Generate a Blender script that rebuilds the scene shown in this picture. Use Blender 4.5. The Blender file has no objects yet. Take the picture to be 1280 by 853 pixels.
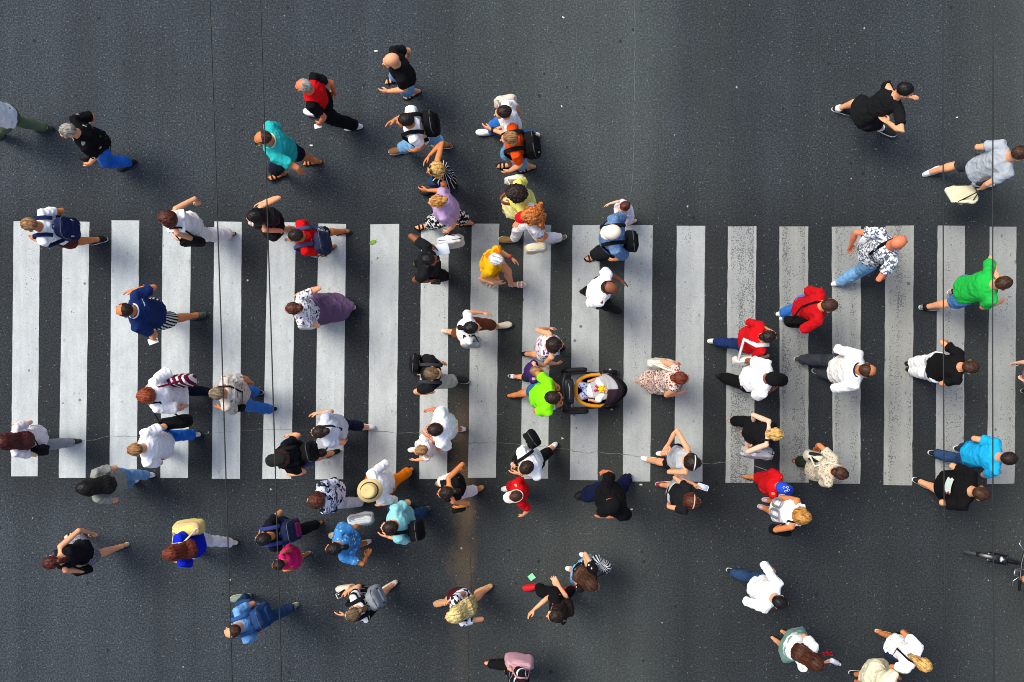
import bpy, math, random
import numpy as np
from mathutils import Vector, Matrix, noise

random.seed(7)
PI = math.pi
SC = bpy.context.scene
COL = SC.collection
H = 14.4            # camera height above the road, metres
PXM = 90.0          # photo pixels per metre on the road
U0, V0 = 640.0, 480.0

def W(u, v, z=0.0):
    """photo pixel + height -> point in the street"""
    k = (1 - z / H) / PXM
    return Vector(((u - U0) * k, (V0 - v) * k, z))

def lin(h, k=1.0):
    h = h.lstrip('#')
    out = []
    for i in (0, 2, 4):
        c = int(h[i:i + 2], 16) / 255
        out.append((c / 12.92 if c <= .04045 else ((c + .055) / 1.055) ** 2.4) * k)
    return (*out, 1.0)

# ---------------------------------------------------------------- world, sun, camera
wd = bpy.data.worlds.new("World"); SC.world = wd; wd.use_nodes = True
nt = wd.node_tree; nt.nodes.clear()
so = nt.nodes.new('ShaderNodeOutputWorld'); bg = nt.nodes.new('ShaderNodeBackground'); sk = nt.nodes.new('ShaderNodeTexSky')
sk.sky_type = 'NISHITA'; sk.sun_disc = False
SUN_EL, SUN_AZ = math.radians(58), math.radians(-60)      # azimuth from +Y, clockwise
sk.sun_elevation = SUN_EL; sk.sun_rotation = SUN_AZ
sk.air_density = 1.0; sk.dust_density = 4.0; sk.ozone_density = 1.0
bg.inputs[1].default_value = 0.13
nt.links.new(sk.outputs[0], bg.inputs[0]); nt.links.new(bg.outputs[0], so.inputs[0])
sl = bpy.data.lights.new('sun', 'SUN'); sl.energy = 1.7; sl.angle = math.radians(25); sl.color = (1, .985, .87)
sun = bpy.data.objects.new('sun', sl); COL.objects.link(sun)
sd = Vector((math.sin(SUN_AZ) * math.cos(SUN_EL), math.cos(SUN_AZ) * math.cos(SUN_EL), math.sin(SUN_EL)))
sun.rotation_euler = sd.to_track_quat('Z', 'Y').to_euler(); sun.location = sd * 30
cd = bpy.data.cameras.new('camera'); cam = bpy.data.objects.new('camera', cd); COL.objects.link(cam)
cam.location = (0, 0, H); cam.rotation_euler = (0, 0, 0)
cd.sensor_width = 36; cd.sensor_fit = 'HORIZONTAL'
cd.lens = 36 * H * PXM / 1280.0
cd.shift_y = (V0 - 426.5) / 1280.0
cd.clip_end = 500
SC.camera = cam
SC.cycles.pixel_filter_type = 'BLACKMAN_HARRIS'; SC.cycles.filter_width = .95
SC.view_settings.view_transform = 'Standard'; SC.view_settings.look = 'None'
SC.view_settings.exposure = 0.64; SC.view_settings.gamma = 1.0; SC.view_settings.use_curve_mapping = False

# ---------------------------------------------------------------- materials
MATS = {}
def newmat(name, rough=.85, spec=.3):
    m = bpy.data.materials.new(name); m.use_nodes = True
    b = m.node_tree.nodes['Principled BSDF']
    b.inputs['Roughness'].default_value = rough
    b.inputs['Specular IOR Level'].default_value = spec
    return m, m.node_tree, b
def N(t, typ, **kw):
    n = t.nodes.new(typ)
    for k, v in kw.items(): setattr(n, k, v)
    return n
def mathn(t, op, a, b=None, c=None, clamp=False):
    n = N(t, 'ShaderNodeMath', operation=op, use_clamp=clamp)
    for i, x in enumerate((a, b, c)):
        if x is None: continue
        if isinstance(x, (int, float)): n.inputs[i].default_value = x
        else: t.links.new(x, n.inputs[i])
    return n.outputs[0]
def mixc(t, f, a, b):
    n = N(t, 'ShaderNodeMix', data_type='RGBA')
    for s, x in ((n.inputs[0], f), (n.inputs[6], a), (n.inputs[7], b)):
        if isinstance(x, (int, float)): s.default_value = x
        elif isinstance(x, tuple): s.default_value = x
        else: t.links.new(x, s)
    return n.outputs[2]
def coord(t, scale=(1, 1, 1)):
    tc = N(t, 'ShaderNodeTexCoord'); mp = N(t, 'ShaderNodeMapping'); mp.inputs['Scale'].default_value = scale
    t.links.new(tc.outputs['Object'], mp.inputs[0]); return mp.outputs[0]
def noisen(t, vec, scale, detail=3, rough=.55):
    n = N(t, 'ShaderNodeTexNoise'); n.inputs['Scale'].default_value = scale; n.inputs['Detail'].default_value = detail
    n.inputs['Roughness'].default_value = rough
    t.links.new(vec, n.inputs['Vector']); return n.outputs[0]
def ramp(t, f, stops):
    n = N(t, 'ShaderNodeValToRGB'); e = n.color_ramp.elements
    while len(e) < len(stops): e.new(.5)
    for i, (p, c) in enumerate(stops):
        e[i].position = p; e[i].color = c if isinstance(c, tuple) else (c, c, c, 1)
    t.links.new(f, n.inputs[0]); return n.outputs[0]
def vary(t, b, colsock, amt=.16, scale=9):
    v = coord(t)
    f = noisen(t, v, scale, 4)
    hs = N(t, 'ShaderNodeHueSaturation')
    t.links.new(mathn(t, 'MULTIPLY_ADD', f, amt * 2, 1 - amt), hs.inputs['Value'])
    if isinstance(colsock, tuple): hs.inputs['Color'].default_value = colsock
    else: t.links.new(colsock, hs.inputs['Color'])
    t.links.new(hs.outputs[0], b.inputs['Base Color'])

KALB = 0.90
def fabric(spec):
    """spec: '#hex' or (pattern, colours..., [scale])"""
    if isinstance(spec, str): spec = ('plain', spec)
    if spec in MATS: return MATS[spec]
    m, t, b = newmat('fabric_' + spec[0], .92, .15)
    kind = spec[0]; c = [lin(x, KALB) for x in spec[1:] if isinstance(x, str)]
    sc = [x for x in spec[1:] if not isinstance(x, str)]
    v = coord(t)
    if kind == 'plain':
        vary(t, b, c[0], .10)
    elif kind == 'denim':
        f = noisen(t, v, 6, 5); g = noisen(t, coord(t, (3, 3, .6)), 30, 2)
        col = mixc(t, ramp(t, mathn(t, 'MULTIPLY_ADD', g, .35, mathn(t, 'MULTIPLY', f, .75)), [(.35, 0.0), (.75, 1.0)]), c[0], c[1] if len(c) > 1 else tuple(min(1, x * 1.7) for x in c[0][:3]) + (1,))
        t.links.new(col, b.inputs['Base Color'])
    elif kind in ('hstripe', 'vstripe', 'dstripe'):
        sx = N(t, 'ShaderNodeSeparateXYZ'); t.links.new(v, sx.inputs[0])
        if kind == 'hstripe': x = sx.outputs[2]
        elif kind == 'vstripe': x = mathn(t, 'MULTIPLY', mathn(t, 'ARCTAN2', sx.outputs[1], sx.outputs[0]), .16)
        else: x = mathn(t, 'ADD', sx.outputs[0], mathn(t, 'MULTIPLY', sx.outputs[1], .4))
        f = mathn(t, 'FRACT', mathn(t, 'DIVIDE', mathn(t, 'ADD', x, 10), sc[0]))
        k = mathn(t, 'GREATER_THAN', f, sc[1] if len(sc) > 1 else .5)
        vary(t, b, mixc(t, k, c[0], c[1]), .10)
    elif kind in ('floral', 'leopard', 'dots'):
        vo = N(t, 'ShaderNodeTexVoronoi'); vo.inputs['Scale'].default_value = sc[0]
        dv = N(t, 'ShaderNodeVectorMath', operation='ADD')
        nz = N(t, 'ShaderNodeTexNoise'); nz.inputs['Scale'].default_value = sc[0] * 1.3; t.links.new(v, nz.inputs['Vector'])
        s2 = N(t, 'ShaderNodeVectorMath', operation='SCALE'); s2.inputs['Scale'].default_value = (.0 if kind == 'dots' else 1.1) / sc[0]
        t.links.new(nz.outputs['Color'], s2.inputs[0]); t.links.new(v, dv.inputs[0]); t.links.new(s2.outputs[0], dv.inputs[1])
        t.links.new(dv.outputs[0], vo.inputs['Vector'])
        th = sc[1] if len(sc) > 1 else .42
        k = mathn(t, 'LESS_THAN', vo.outputs['Distance'], th)
        sxx = N(t, 'ShaderNodeSeparateColor'); t.links.new(vo.outputs['Color'], sxx.inputs[0])
        c2 = mixc(t, mathn(t, 'GREATER_THAN', sxx.outputs[0], .5), c[1], c[2] if len(c) > 2 else c[1])
        vary(t, b, mixc(t, k, c[0], c2), .10)
    elif kind == 'camo':
        f = noisen(t, v, sc[0], 2)
        col = mixc(t, mathn(t, 'GREATER_THAN', f, .52), c[0], c[1])
        if len(c) > 2: col = mixc(t, mathn(t, 'GREATER_THAN', noisen(t, coord(t, (1.2, 1, 1.1)), sc[0] * 1.4, 2), .57), col, c[2])
        vary(t, b, col, .08)
    elif kind == 'panel':      # contrast colour on the chest, back and shoulders (z above sc[0], |y| below sc[1])
        sx = N(t, 'ShaderNodeSeparateXYZ'); t.links.new(v, sx.inputs[0])
        k = mathn(t, 'MULTIPLY', mathn(t, 'GREATER_THAN', sx.outputs[2], sc[0]), mathn(t, 'LESS_THAN', mathn(t, 'ABSOLUTE', sx.outputs[1]), sc[1]))
        vary(t, b, mixc(t, k, c[0], c[1]), .08)
    MATS[spec] = m
    return m
def plainmat(name, hexc, rough=.6, spec=.4, metal=0, amt=.08):
    key = ('p', name, hexc, rough)
    if key in MATS: return MATS[key]
    m, t, b = newmat(name, rough, spec); b.inputs['Metallic'].default_value = metal
    vary(t, b, lin(hexc, KALB), amt, 14); MATS[key] = m; return m
def skinmat(hexc):
    key = ('skin', hexc)
    if key in MATS: return MATS[key]
    m, t, b = newmat('skin', .55, .35)
    c = lin(hexc, .9); f = noisen(t, coord(t), 7, 3)
    red = (c[0] * .95, c[1] * .80, c[2] * .74, 1)
    col = mixc(t, ramp(t, f, [(.4, 0.0), (.7, .7)]), c, red)
    vary(t, b, col, .07, 20); b.inputs['Subsurface Weight'].default_value = .0
    MATS[key] = m; return m
def hairmat(hexc):
    key = ('hair', hexc)
    if key in MATS: return MATS[key]
    m, t, b = newmat('hair', .5, .22)
    c = lin(hexc, .9)
    f = noisen(t, coord(t, (16, 64, 12)), 1.0, 4, .7)
    lo = tuple(x * .30 for x in c[:3]) + (1,); hi = tuple(min(1, x * 1.75 + .004) for x in c[:3]) + (1,)
    t.links.new(ramp(t, f, [(.36, lo), (.64, hi)]), b.inputs['Base Color'])
    MATS[key] = m; return m

# ---------------------------------------------------------------- geometry helpers
def perp(t, ref):
    a = ref - t * ref.dot(t)
    if a.length < 1e-4:
        a = Vector((1, 0, 0)) - t * t.x
        if a.length < 1e-3: a = Vector((0, 1, 0)) - t * t.y
    return a.normalized()

class Geo:
    def __init__(s): s.v = []; s.f = []; s.m = []; s.mi = 0
    def face(s, idx): s.f.append(tuple(idx)); s.m.append(s.mi)
    def tube(s, pts, rad, ref=Vector((0, 1, 0)), n=12, dome=.8, closed=False, flat=False):
        pts = [Vector(p) for p in pts]; rad = rad if isinstance(rad, list) else [rad] * len(pts); rad = [r if isinstance(r, (tuple, list)) else (r, r) for r in rad]
        K = len(pts); rings = []
        def ring(c, a, b, ra, rb):
            i0 = len(s.v)
            for j in range(n):
                th = 2 * PI * (j + (.5 if n == 4 else 0)) / n
                s.v.append(c + a * (ra * math.cos(th)) + b * (rb * math.sin(th)))
            rings.append(i0)
        def tan(i):
            if closed: return (pts[(i + 1) % K] - pts[i - 1]).normalized()
            q = pts[min(i + 1, K - 1)] - pts[max(i - 1, 0)]
            return q.normalized() if q.length > 1e-9 else Vector((0, 0, 1))
        fr = []
        for i in range(K):
            t = tan(i); a = perp(t, ref); fr.append((t, a, t.cross(a)))
        if not closed and dome > 0:
            t, a, b = fr[0]; r = min(rad[0]); ring(pts[0] - t * r * dome * .75, a, b, rad[0][0] * .62, rad[0][1] * .62)
        for i in range(K): ring(pts[i], fr[i][1], fr[i][2], *rad[i])
        if not closed and dome > 0:
            t, a, b = fr[-1]; r = min(rad[-1]); ring(pts[-1] + t * r * dome * .75, a, b, rad[-1][0] * .62, rad[-1][1] * .62)
        R = len(rings)
        for i in range(R if closed else R - 1):
            p, q = rings[i], rings[(i + 1) % R]
            for j in range(n):
                k = (j + 1) % n
                s.face((p + j, p + k, q + k, q + j))
        if not closed:
            for rr, dr, e in ((rings[0], -1, 0), (rings[-1], 1, -1)):
                t = fr[e][0]; r = min(rad[e]); c = len(s.v)
                s.v.append(pts[e] + t * (dr * r * dome))
                for j in range(n):
                    k = (j + 1) % n
                    s.face((rr + k, rr + j, c) if dr < 0 else (rr + j, rr + k, c))
        return s
    def sq(s, M, a, b, c, e1=1., e2=1., nu=18, nv=11, fn=None):
        def pw(x, e): return math.copysign(abs(x) ** e, x)
        i0 = len(s.v)
        for i in range(nv):
            ph = -PI / 2 + PI * (i + .5) / nv if False else -PI / 2 + PI * i / (nv - 1)
            for j in range(nu):
                th = 2 * PI * j / nu
                p = Vector((a * pw(math.cos(ph), e1) * pw(math.cos(th), e2), b * pw(math.cos(ph), e1) * pw(math.sin(th), e2), c * pw(math.sin(ph), e1)))
                if fn: p = fn(p)
                s.v.append(M @ p)
        for i in range(nv - 1):
            for j in range(nu):
                k = (j + 1) % nu
                s.face((i0 + i * nu + j, i0 + i * nu + k, i0 + (i + 1) * nu + k, i0 + (i + 1) * nu + j))
        return s
    def poly(s, pts, z0, z1, M=Matrix()):
        """prism over a 2-d outline (counter-clockwise)"""
        n = len(pts); i0 = len(s.v)
        for z in (z0, z1):
            for p in pts: s.v.append(M @ Vector((p[0], p[1], z)))
        s.face([i0 + n + i for i in range(n)]); s.face([i0 + n - 1 - i for i in range(n)])
        for i in range(n):
            k = (i + 1) % n; s.face((i0 + i, i0 + k, i0 + n + k, i0 + n + i))
        return s
    def box(s, M, a, b, c):
        return s.poly([(-a, -b), (a, -b), (a, b), (-a, b)], -c, c, M)
    def mesh(s, name, mats=(), smooth=True):
        me = bpy.data.meshes.new(name); me.from_pydata([tuple(p) for p in s.v], [], s.f)
        for m in mats: me.materials.append(m)
        if len(mats) > 1: me.polygons.foreach_set('material_index', s.m)
        me.polygons.foreach_set('use_smooth', [smooth] * len(me.polygons))
        me.update(); return me

def link(name, me, parent=None, M=None):
    o = bpy.data.objects.new(name, me); COL.objects.link(o)
    if parent: o.parent = parent
    if M is not None: o.matrix_basis = M
    return o
def tag(o, label=None, cat=None, group=None, kind=None):
    if label: o['label'] = label
    if cat: o['category'] = cat
    if group: o['group'] = group
    if kind: o['kind'] = kind
    return o

# remesh queue: every job becomes one temporary object, all evaluated together
JOBS = []
def queue(geo, voxel, smooth):
    JOBS.append((geo, voxel, smooth)); return len(JOBS) - 1
class Part: pass
def from_mesh(me):
    p = Part(); n = len(me.vertices)
    p.v = np.empty(n * 3, np.float32); me.vertices.foreach_get('co', p.v); p.v = p.v.reshape(-1, 3)
    p.n = np.empty(n * 3, np.float32); me.vertices.foreach_get('normal', p.n); p.n = p.n.reshape(-1, 3)
    p.l = np.empty(len(me.loops), np.int32); me.loops.foreach_get('vertex_index', p.l)
    p.s = np.empty(len(me.polygons), np.int32); me.polygons.foreach_get('loop_start', p.s)
    p.m = np.zeros(len(me.polygons), np.int32); me.polygons.foreach_get('material_index', p.m)
    return p
def run_jobs(jobs):
    tmp = []
    for g, vox, sm in jobs:
        me = g.mesh('tmp'); o = bpy.data.objects.new('tmp', me); COL.objects.link(o)
        r = o.modifiers.new('r', 'REMESH'); r.mode = 'VOXEL'; r.voxel_size = vox
        if sm:
            q = o.modifiers.new('s', 'SMOOTH'); q.factor = .5; q.iterations = sm
        tmp.append(o)
    dg = bpy.context.evaluated_depsgraph_get(); out = []
    for o in tmp:
        e = o.evaluated_get(dg); me = e.to_mesh(); out.append(from_mesh(me)); e.to_mesh_clear()
    for o in tmp:
        me = o.data; bpy.data.objects.remove(o); bpy.data.meshes.remove(me)
    return out
def xform(p, M, mi=None):
    q = Part(); A = np.array(M, np.float32)
    q.v = p.v @ A[:3, :3].T + A[:3, 3]; q.l = p.l; q.s = p.s; q.m = p.m
    if M.to_3x3().determinant() < 0:
        q.l = p.l.copy(); ends = list(p.s[1:]) + [len(p.l)]
        for a, b in zip(p.s, ends): q.l[a:b] = p.l[a:b][::-1]
    return q
def join(name, parts, mats):
    V, L, S, M = [], [], [], []; nv = nl = 0
    for p in parts:
        V.append(p.v); L.append(p.l + nv); S.append(p.s + nl); M.append(p.m)
        nv += len(p.v); nl += len(p.l)
    V = np.concatenate(V); L = np.concatenate(L); S = np.concatenate(S); M = np.concatenate(M)
    me = bpy.data.meshes.new(name); me.vertices.add(len(V)); me.vertices.foreach_set('co', V.astype(np.float32).ravel())
    me.loops.add(len(L)); me.loops.foreach_set('vertex_index', L.astype(np.int32))
    me.polygons.add(len(S)); me.polygons.foreach_set('loop_start', S.astype(np.int32))
    me.polygons.foreach_set('material_index', M.astype(np.int32))
    me.polygons.foreach_set('use_smooth', np.ones(len(S), bool))
    for m in mats: me.materials.append(m)
    me.update(calc_edges=True); return me
def crumple(p, amp, freq, seed, stretch=(1, 1, 1)):
    off = Vector((seed * 3.17, seed * 1.73, seed * .91)); d = np.empty(len(p.v), np.float32)
    nz = noise.noise
    for i, c in enumerate(p.v.tolist()):
        q = Vector((c[0] * freq * stretch[0], c[1] * freq * stretch[1], c[2] * freq * stretch[2])) + off
        a = nz(q); b = nz(q * 2.3)
        d[i] = (1 - 3.4 * abs(a)) * .62 + (1 - 3.2 * abs(b)) * .38
    p.v = p.v + p.n * (np.clip(d, -.5, 1) * amp)[:, None]
    return p
# ---------------------------------------------------------------- prototypes: head, hands
V3 = Vector
def T(x, y, z): return Matrix.Translation((x, y, z))
def geo_head():
    g = Geo()
    g.sq(T(-.012, 0, .032), .098, .077, .086, 1, 1, 24, 14)                      # skull
    g.tube([(.018, 0, .03), (.030, 0, -.03), (.036, 0, -.075), (.04, 0, -.098)], [(.068, .062), (.06, .058), (.046, .05), (.026, .03)], n=16)   # face, jaw
    g.tube([(-.045, 0, .0), (-.035, 0, -.06)], [(.058, .05), (.052, .05)], n=14)
    g.tube([(.088, 0, .015), (.102, 0, -.012), (.116, 0, -.03), (.098, 0, -.038)], [.010, .012, .016, .012], n=8)   # nose
    g.tube([(.080, -.042, .022), (.088, -.02, .026), (.090, 0, .022), (.088, .02, .026), (.080, .042, .022)], .011, V3((0, 0, 1)), n=8)  # brow ridge
    g.tube([(.080, -.022, -.060), (.090, 0, -.058), (.080, .022, -.060)], .010, V3((0, 0, 1)), n=8)  # lips
    for s in (-1, 1):
        g.sq(T(-.012, s * .080, -.008) @ Matrix.Rotation(s * .35, 4, 'Z'), .022, .010, .032, 1, 1, 10, 8)                                   # ears
        g.sq(T(.062, s * .045, -.02), .026, .022, .024, 1, 1, 10, 8)
    return g
def geo_hand(curl):
    """right hand, wrist at 0, fingers along +x, thumb towards +y, palm towards -z; about 0.19 m long"""
    g = Geo()
    g.tube([(-.05, 0, 0), (0, 0, 0), (.03, .002, 0), (.07, .002, -.002), (.092, 0, -.003)], [(.026, .021), (.028, .019), (.036, .017), (.042, .016), (.040, .013)], n=14)
    for k, (y, L) in enumerate(((.031, .072), (.011, .082), (-.010, .076), (-.030, .058))):
        a = 0.; p = V3((.085, y, -.003)); pts = [p.copy()]; step = L / 3
        for j, c in enumerate((curl * .7, curl, curl * .8)):
            a += c
            p = p + V3((math.cos(a) * step * (1.15 if j == 0 else .95), y * .10 / 1.0 * .6, -math.sin(a) * step)); pts.append(p.copy())
        g.tube(pts, [.0105, .010, .0092, .0080], n=8)
    c = .4 + curl * .6
    g.tube([(.022, .026, -.006), (.045, .050, -.014 - .01 * c), (.072, .058 - .012 * c, -.022 - .018 * c), (.094, .056 - .03 * c, -.028 - .022 * c)], [.015, .0125, .0112, .0088], n=8)
    return g
HEAD, HAND_OPEN, HAND_GRIP = run_jobs([(geo_head(), .0065, 3), (geo_hand(.28), .0062, 2), (geo_hand(.95), .0062, 2)])
def eye_parts():
    out = []
    for s in (-1, 1):
        for r, x, mi in ((.0125, .0745, 1), (.0075, .0815, 2)):
            g = Geo(); g.sq(T(x, s * .031, .004), r, r, r * .8, 1, 1, 8, 6); out.append((g, mi))
        g = Geo(); g.tube([(.086, s * .046, .022), (.0935, s * .030, .027), (.0945, s * .014, .024)], (.0045, .004), n=6); out.append((g, 2))
    g = Geo(); g.tube([(.088, -.018, -.060), (.0965, 0, -.059), (.088, .018, -.060)], (.005, .004), n=6); out.append((g, 3))
    res = []
    for g, mi in out:
        p = from_mesh(g.mesh('tmp')); p.m[:] = mi; res.append(p)
    return res
EYES = eye_parts()

SKIN = {'pale': '#f0c3a4', 'light': '#eda77c', 'tan': '#d6854f', 'red': '#e0825a', 'brown': '#8a4f33', 'dark': '#6b3a26'}
HAIRC = {'black': '#0f0c0c', 'dark': '#22150f', 'brown': '#3d2416', 'red': '#672a18', 'darkred': '#451814', 'auburn': '#4e2417', 'light': '#8a6440',
         'blond': '#c79a55', 'honey': '#b07a3a', 'orange': '#b5652a', 'grey': '#8d887f', 'white': '#d8d6d0', 'ash': '#77684f', 'mouse': '#5e4a35'}
ROOT_N = [0]
PEOPLE = []

def ik(a, b, la, lb, pole):
    d = b - a; L = min(d.length, (la + lb) * .999); dn = d.normalized()
    x = (la * la - lb * lb + L * L) / (2 * L); h = math.sqrt(max(la * la - x * x, 0))
    p = pole - dn * pole.dot(dn)
    p = p.normalized() if p.length > 1e-4 else V3((0, 0, 1))
    return a + dn * x + p * h, a + dn * L

class Pers: pass

def P(label, head, face, feet=(), hands=(), S=None, sex='m', w=1., belly=0., skin='light', hair=('short', 'dark'), top=('tee', '#ffffff'), bottom=('trousers', '#202830'),
      shoes=('shoe', '#202020', '#dddddd'), bags=(), look=0, lean=6, hat=None, glasses=None, grip=(), extra=None, group='people walking over the crossing', pitch=8):
    S = S or (1.74 if sex == 'm' else 1.65); w = 1 + (w - 1) * .6; belly *= .7
    q = Pers(); q.__dict__.update(label=label, S=S, sex=sex, w=w, skin=skin, hair=hair, top=top, bottom=bottom, shoes=shoes, bags=bags, hat=hat, glasses=glasses, extra=extra, group=group, seed=len(PEOPLE) + 1)
    fa = math.radians(face); F = V3((math.cos(fa), math.sin(fa), 0)); L = V3((-F.y, F.x, 0)); UP = V3((0, 0, 1))
    fem = sex == 'f'; kid = S < 1.45
    leanr = math.radians(lean)
    tl = .315 * S                                    # torso
    thigh, shin, ankle = .245 * S, .235 * S, .05 * S
    hipw = (.056 if not fem else .054) * S
    FL = .152 * S
    # kids have bigger heads
    hs = (.46 + .54 * S / 1.72) if S < 1.6 else S / 1.72
    hup = .235 * hs * .5 + .045 * S * (.55 if kid else .7)
    hz = .92 * S; pz = .52 * S
    for it in range(4):
        hc = W(head[0], head[1], hz)
        off = F * (math.sin(leanr) * tl + .028 * S)
        pel = hc - off; pel.z = 0
        fs = []
        for f in feet:
            c = W(f[0], f[1], .04); c.z = 0
            fs.append([c, math.radians(f[2]) if len(f) > 2 else None])
        lat = [(c - pel).dot(L) for c, _ in fs]
        side = {}
        if len(fs) == 2:
            a, b = (0, 1) if lat[0] > lat[1] else (1, 0); side = {1: fs[a], -1: fs[b]}
        elif len(fs) == 1:
            s = 1 if lat[0] > 0 else -1; side = {s: fs[0]}
            d = (fs[0][0] - pel).dot(F); side[-s] = [pel - F * (d * .85) - L * (s * hipw * .9), None]
        else:
            side = {1: [pel + F * .24 * S / 1.7 + L * hipw * .9, None], -1: [pel - F * .22 * S / 1.7 - L * hipw * .9, None]}
        reach = (thigh + shin) * .985; info = {}; zs = []
        for s in (1, -1):
            c, fd = side[s]; hip = pel + L * (s * hipw)
            d0 = (c - pel).dot(F)
            fd = fd if fd is not None else fa + s * math.radians(7)
            Ff = V3((math.cos(fd), math.sin(fd), 0))
            # pull in a foot that no leg of this length could reach
            dd = (c - hip); m = .60 * S * .62
            if dd.length > m: c = hip + dd.normalized() * m; c.z = 0
            p = 0.
            if d0 < -.14 * S: p = min(1.0, (-d0 / S - .08) * 3.6)
            elif d0 > .17 * S: p = -.25
            # foot map: local x along foot (ball at 0, heel -.72FL), z up
            if p >= 0:
                ball = c + Ff * (.22 * FL * math.cos(p))
                fn = (lambda ball, Ff, p: lambda v: (ball + Ff * v.x + L * 0 + Ff.cross(V3((0, 0, -1))) * v.y * -1 + UP * v.z) if v.x > 0 else
                      (ball + Ff * (v.x * math.cos(p) + v.z * math.sin(p)) + Ff.cross(V3((0, 0, -1))) * -v.y + UP * (-v.x * math.sin(p) + v.z * math.cos(p))))(ball, Ff, p)
            else:
                heel = c - Ff * (.5 * FL)
                fn = (lambda heel, Ff, p: lambda v: heel + Ff * ((v.x + .72 * FL) * math.cos(p) + v.z * math.sin(p)) + Ff.cross(V3((0, 0, -1))) * -v.y + UP * (-(v.x + .72 * FL) * math.sin(p) + v.z * math.cos(p)))(heel, Ff, p)
            ank = fn(V3((-.50 * FL, 0, ankle)))
            info[s] = [fn, ank, Ff]
            dh = ((ank - hip) - UP * ((ank - hip).z)).length
            zs.append(ank.z + math.sqrt(max(reach ** 2 - dh ** 2, .01)))
        pz = max(min(.525 * S, *zs), .455 * S)
        hz = pz + tl * math.cos(leanr) + hup
    pel.z = pz
    up = (F * math.sin(leanr) + UP * math.cos(leanr)).normalized(); Fb = L.cross(up) * 1.0
    Nk = pel + up * tl
    q.hc = Nk + F * (.028 * S) + UP * hup
    # local frame
    q.M = T(pel.x, pel.y, 0) @ Matrix.Rotation(fa, 4, 'Z'); q.Mi = q.M.inverted(); R = q.Mi
    lo = lambda v: R @ v
    q.F, q.L, q.UPv = V3((1, 0, 0)), V3((0, 1, 0)), (R.to_3x3() @ up)
    q.Fb = R.to_3x3() @ Fb
    q.pel, q.N, q.hcl = lo(pel), lo(Nk), lo(q.hc); q.tl = tl; q.hs = hs
    q.shw = (.087 if fem else .096) * S * (.45 + .55 * w) * (.92 if kid else 1)
    q.legs = {}
    for s in (1, -1):
        fn, ank, Ff = info[s]; hip = pel + L * (s * hipw) - UP * .01
        kn, an = ik(hip, ank, thigh, shin, F + L * (s * .12))
        q.legs[s] = dict(hip=lo(hip), kn=lo(kn), an=lo(an), fn=(lambda f: lambda v: lo(f(v)))(fn), FL=FL)
    # arms
    ua, fo, ha = .175 * S, .148 * S, .10 * S
    q.arms = {}
    hl = {}
    for h in hands:
        z = h[2] if len(h) > 2 and h[2] else .80 * S / 1.7
        p = lo(W(h[0], h[1], z)); ex = h[3] if len(h) > 3 else None
        s = ex if ex in (1, -1) else (1 if p.y > 0 else -1)
        if s in hl and ex is None: s = -s
        if p.y * s < -.03: print('HAND ACROSS', label, h, round(p.y, 2))
        if z < 1.06 and s not in grip and 'b' not in grip:          # a hanging arm is nearly straight: find the height that gives it
            sh = q.N + q.L * (s * q.shw) - q.UPv * (.028 * S); rc = (.92 if z < 1.0 else .82) * (ua + fo + ha * .5)
            for _ in range(3):
                dh = math.hypot(p.x - sh.x, p.y - sh.y); z = max(.40 * S, sh.z - math.sqrt(max(rc * rc - dh * dh, .01)))
                p = lo(W(h[0], h[1], z))
        hl[s] = p
    for s in (1, -1):
        sh = q.N + q.L * (s * q.shw) - q.UPv * (.028 * S)
        if s in hl: tg = hl[s]
        else:
            sw = -q.legs[s]['an'].x * .55
            tg = V3((sh.x * .4 + sw, s * (q.shw + .018 * S), .425 * S + abs(sw) * .2))
        d = tg - sh
        if tg.z > .72 * S: pole = V3((.25, s * .9, -.7))
        elif d.x > .12 * S and tg.z > .5 * S: pole = V3((-.35, s * .30, -.9))
        elif d.x < .10 * S and tg.z > .50 * S: pole = V3((-.6, s * .42, -.35))
        elif d.x < -.2 * S: pole = V3((-.2, s * .3, .5))
        else: pole = V3((-.9, s * .18, -.1))
        el, hd = ik(sh, tg, ua, fo + ha * .5, pole)
        fd = (hd - el).normalized(); wr = el + fd * fo
        q.arms[s] = dict(sh=sh, el=el, wr=wr, fd=fd, hand=wr + fd * ha * .55, grip=(s in grip) or ('b' in grip))
    q.look = math.radians(look); q.pitch = math.radians(pitch); q.kid = kid; q.fem = fem
    HB = Matrix.Rotation(q.look, 4, 'Z') @ Matrix.Rotation(q.pitch, 4, 'Y')
    q.HM = T(*q.hcl) @ HB @ Matrix.Scale(hs, 4)
    queue_person(q, belly)
    PEOPLE.append(q); return q

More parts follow.
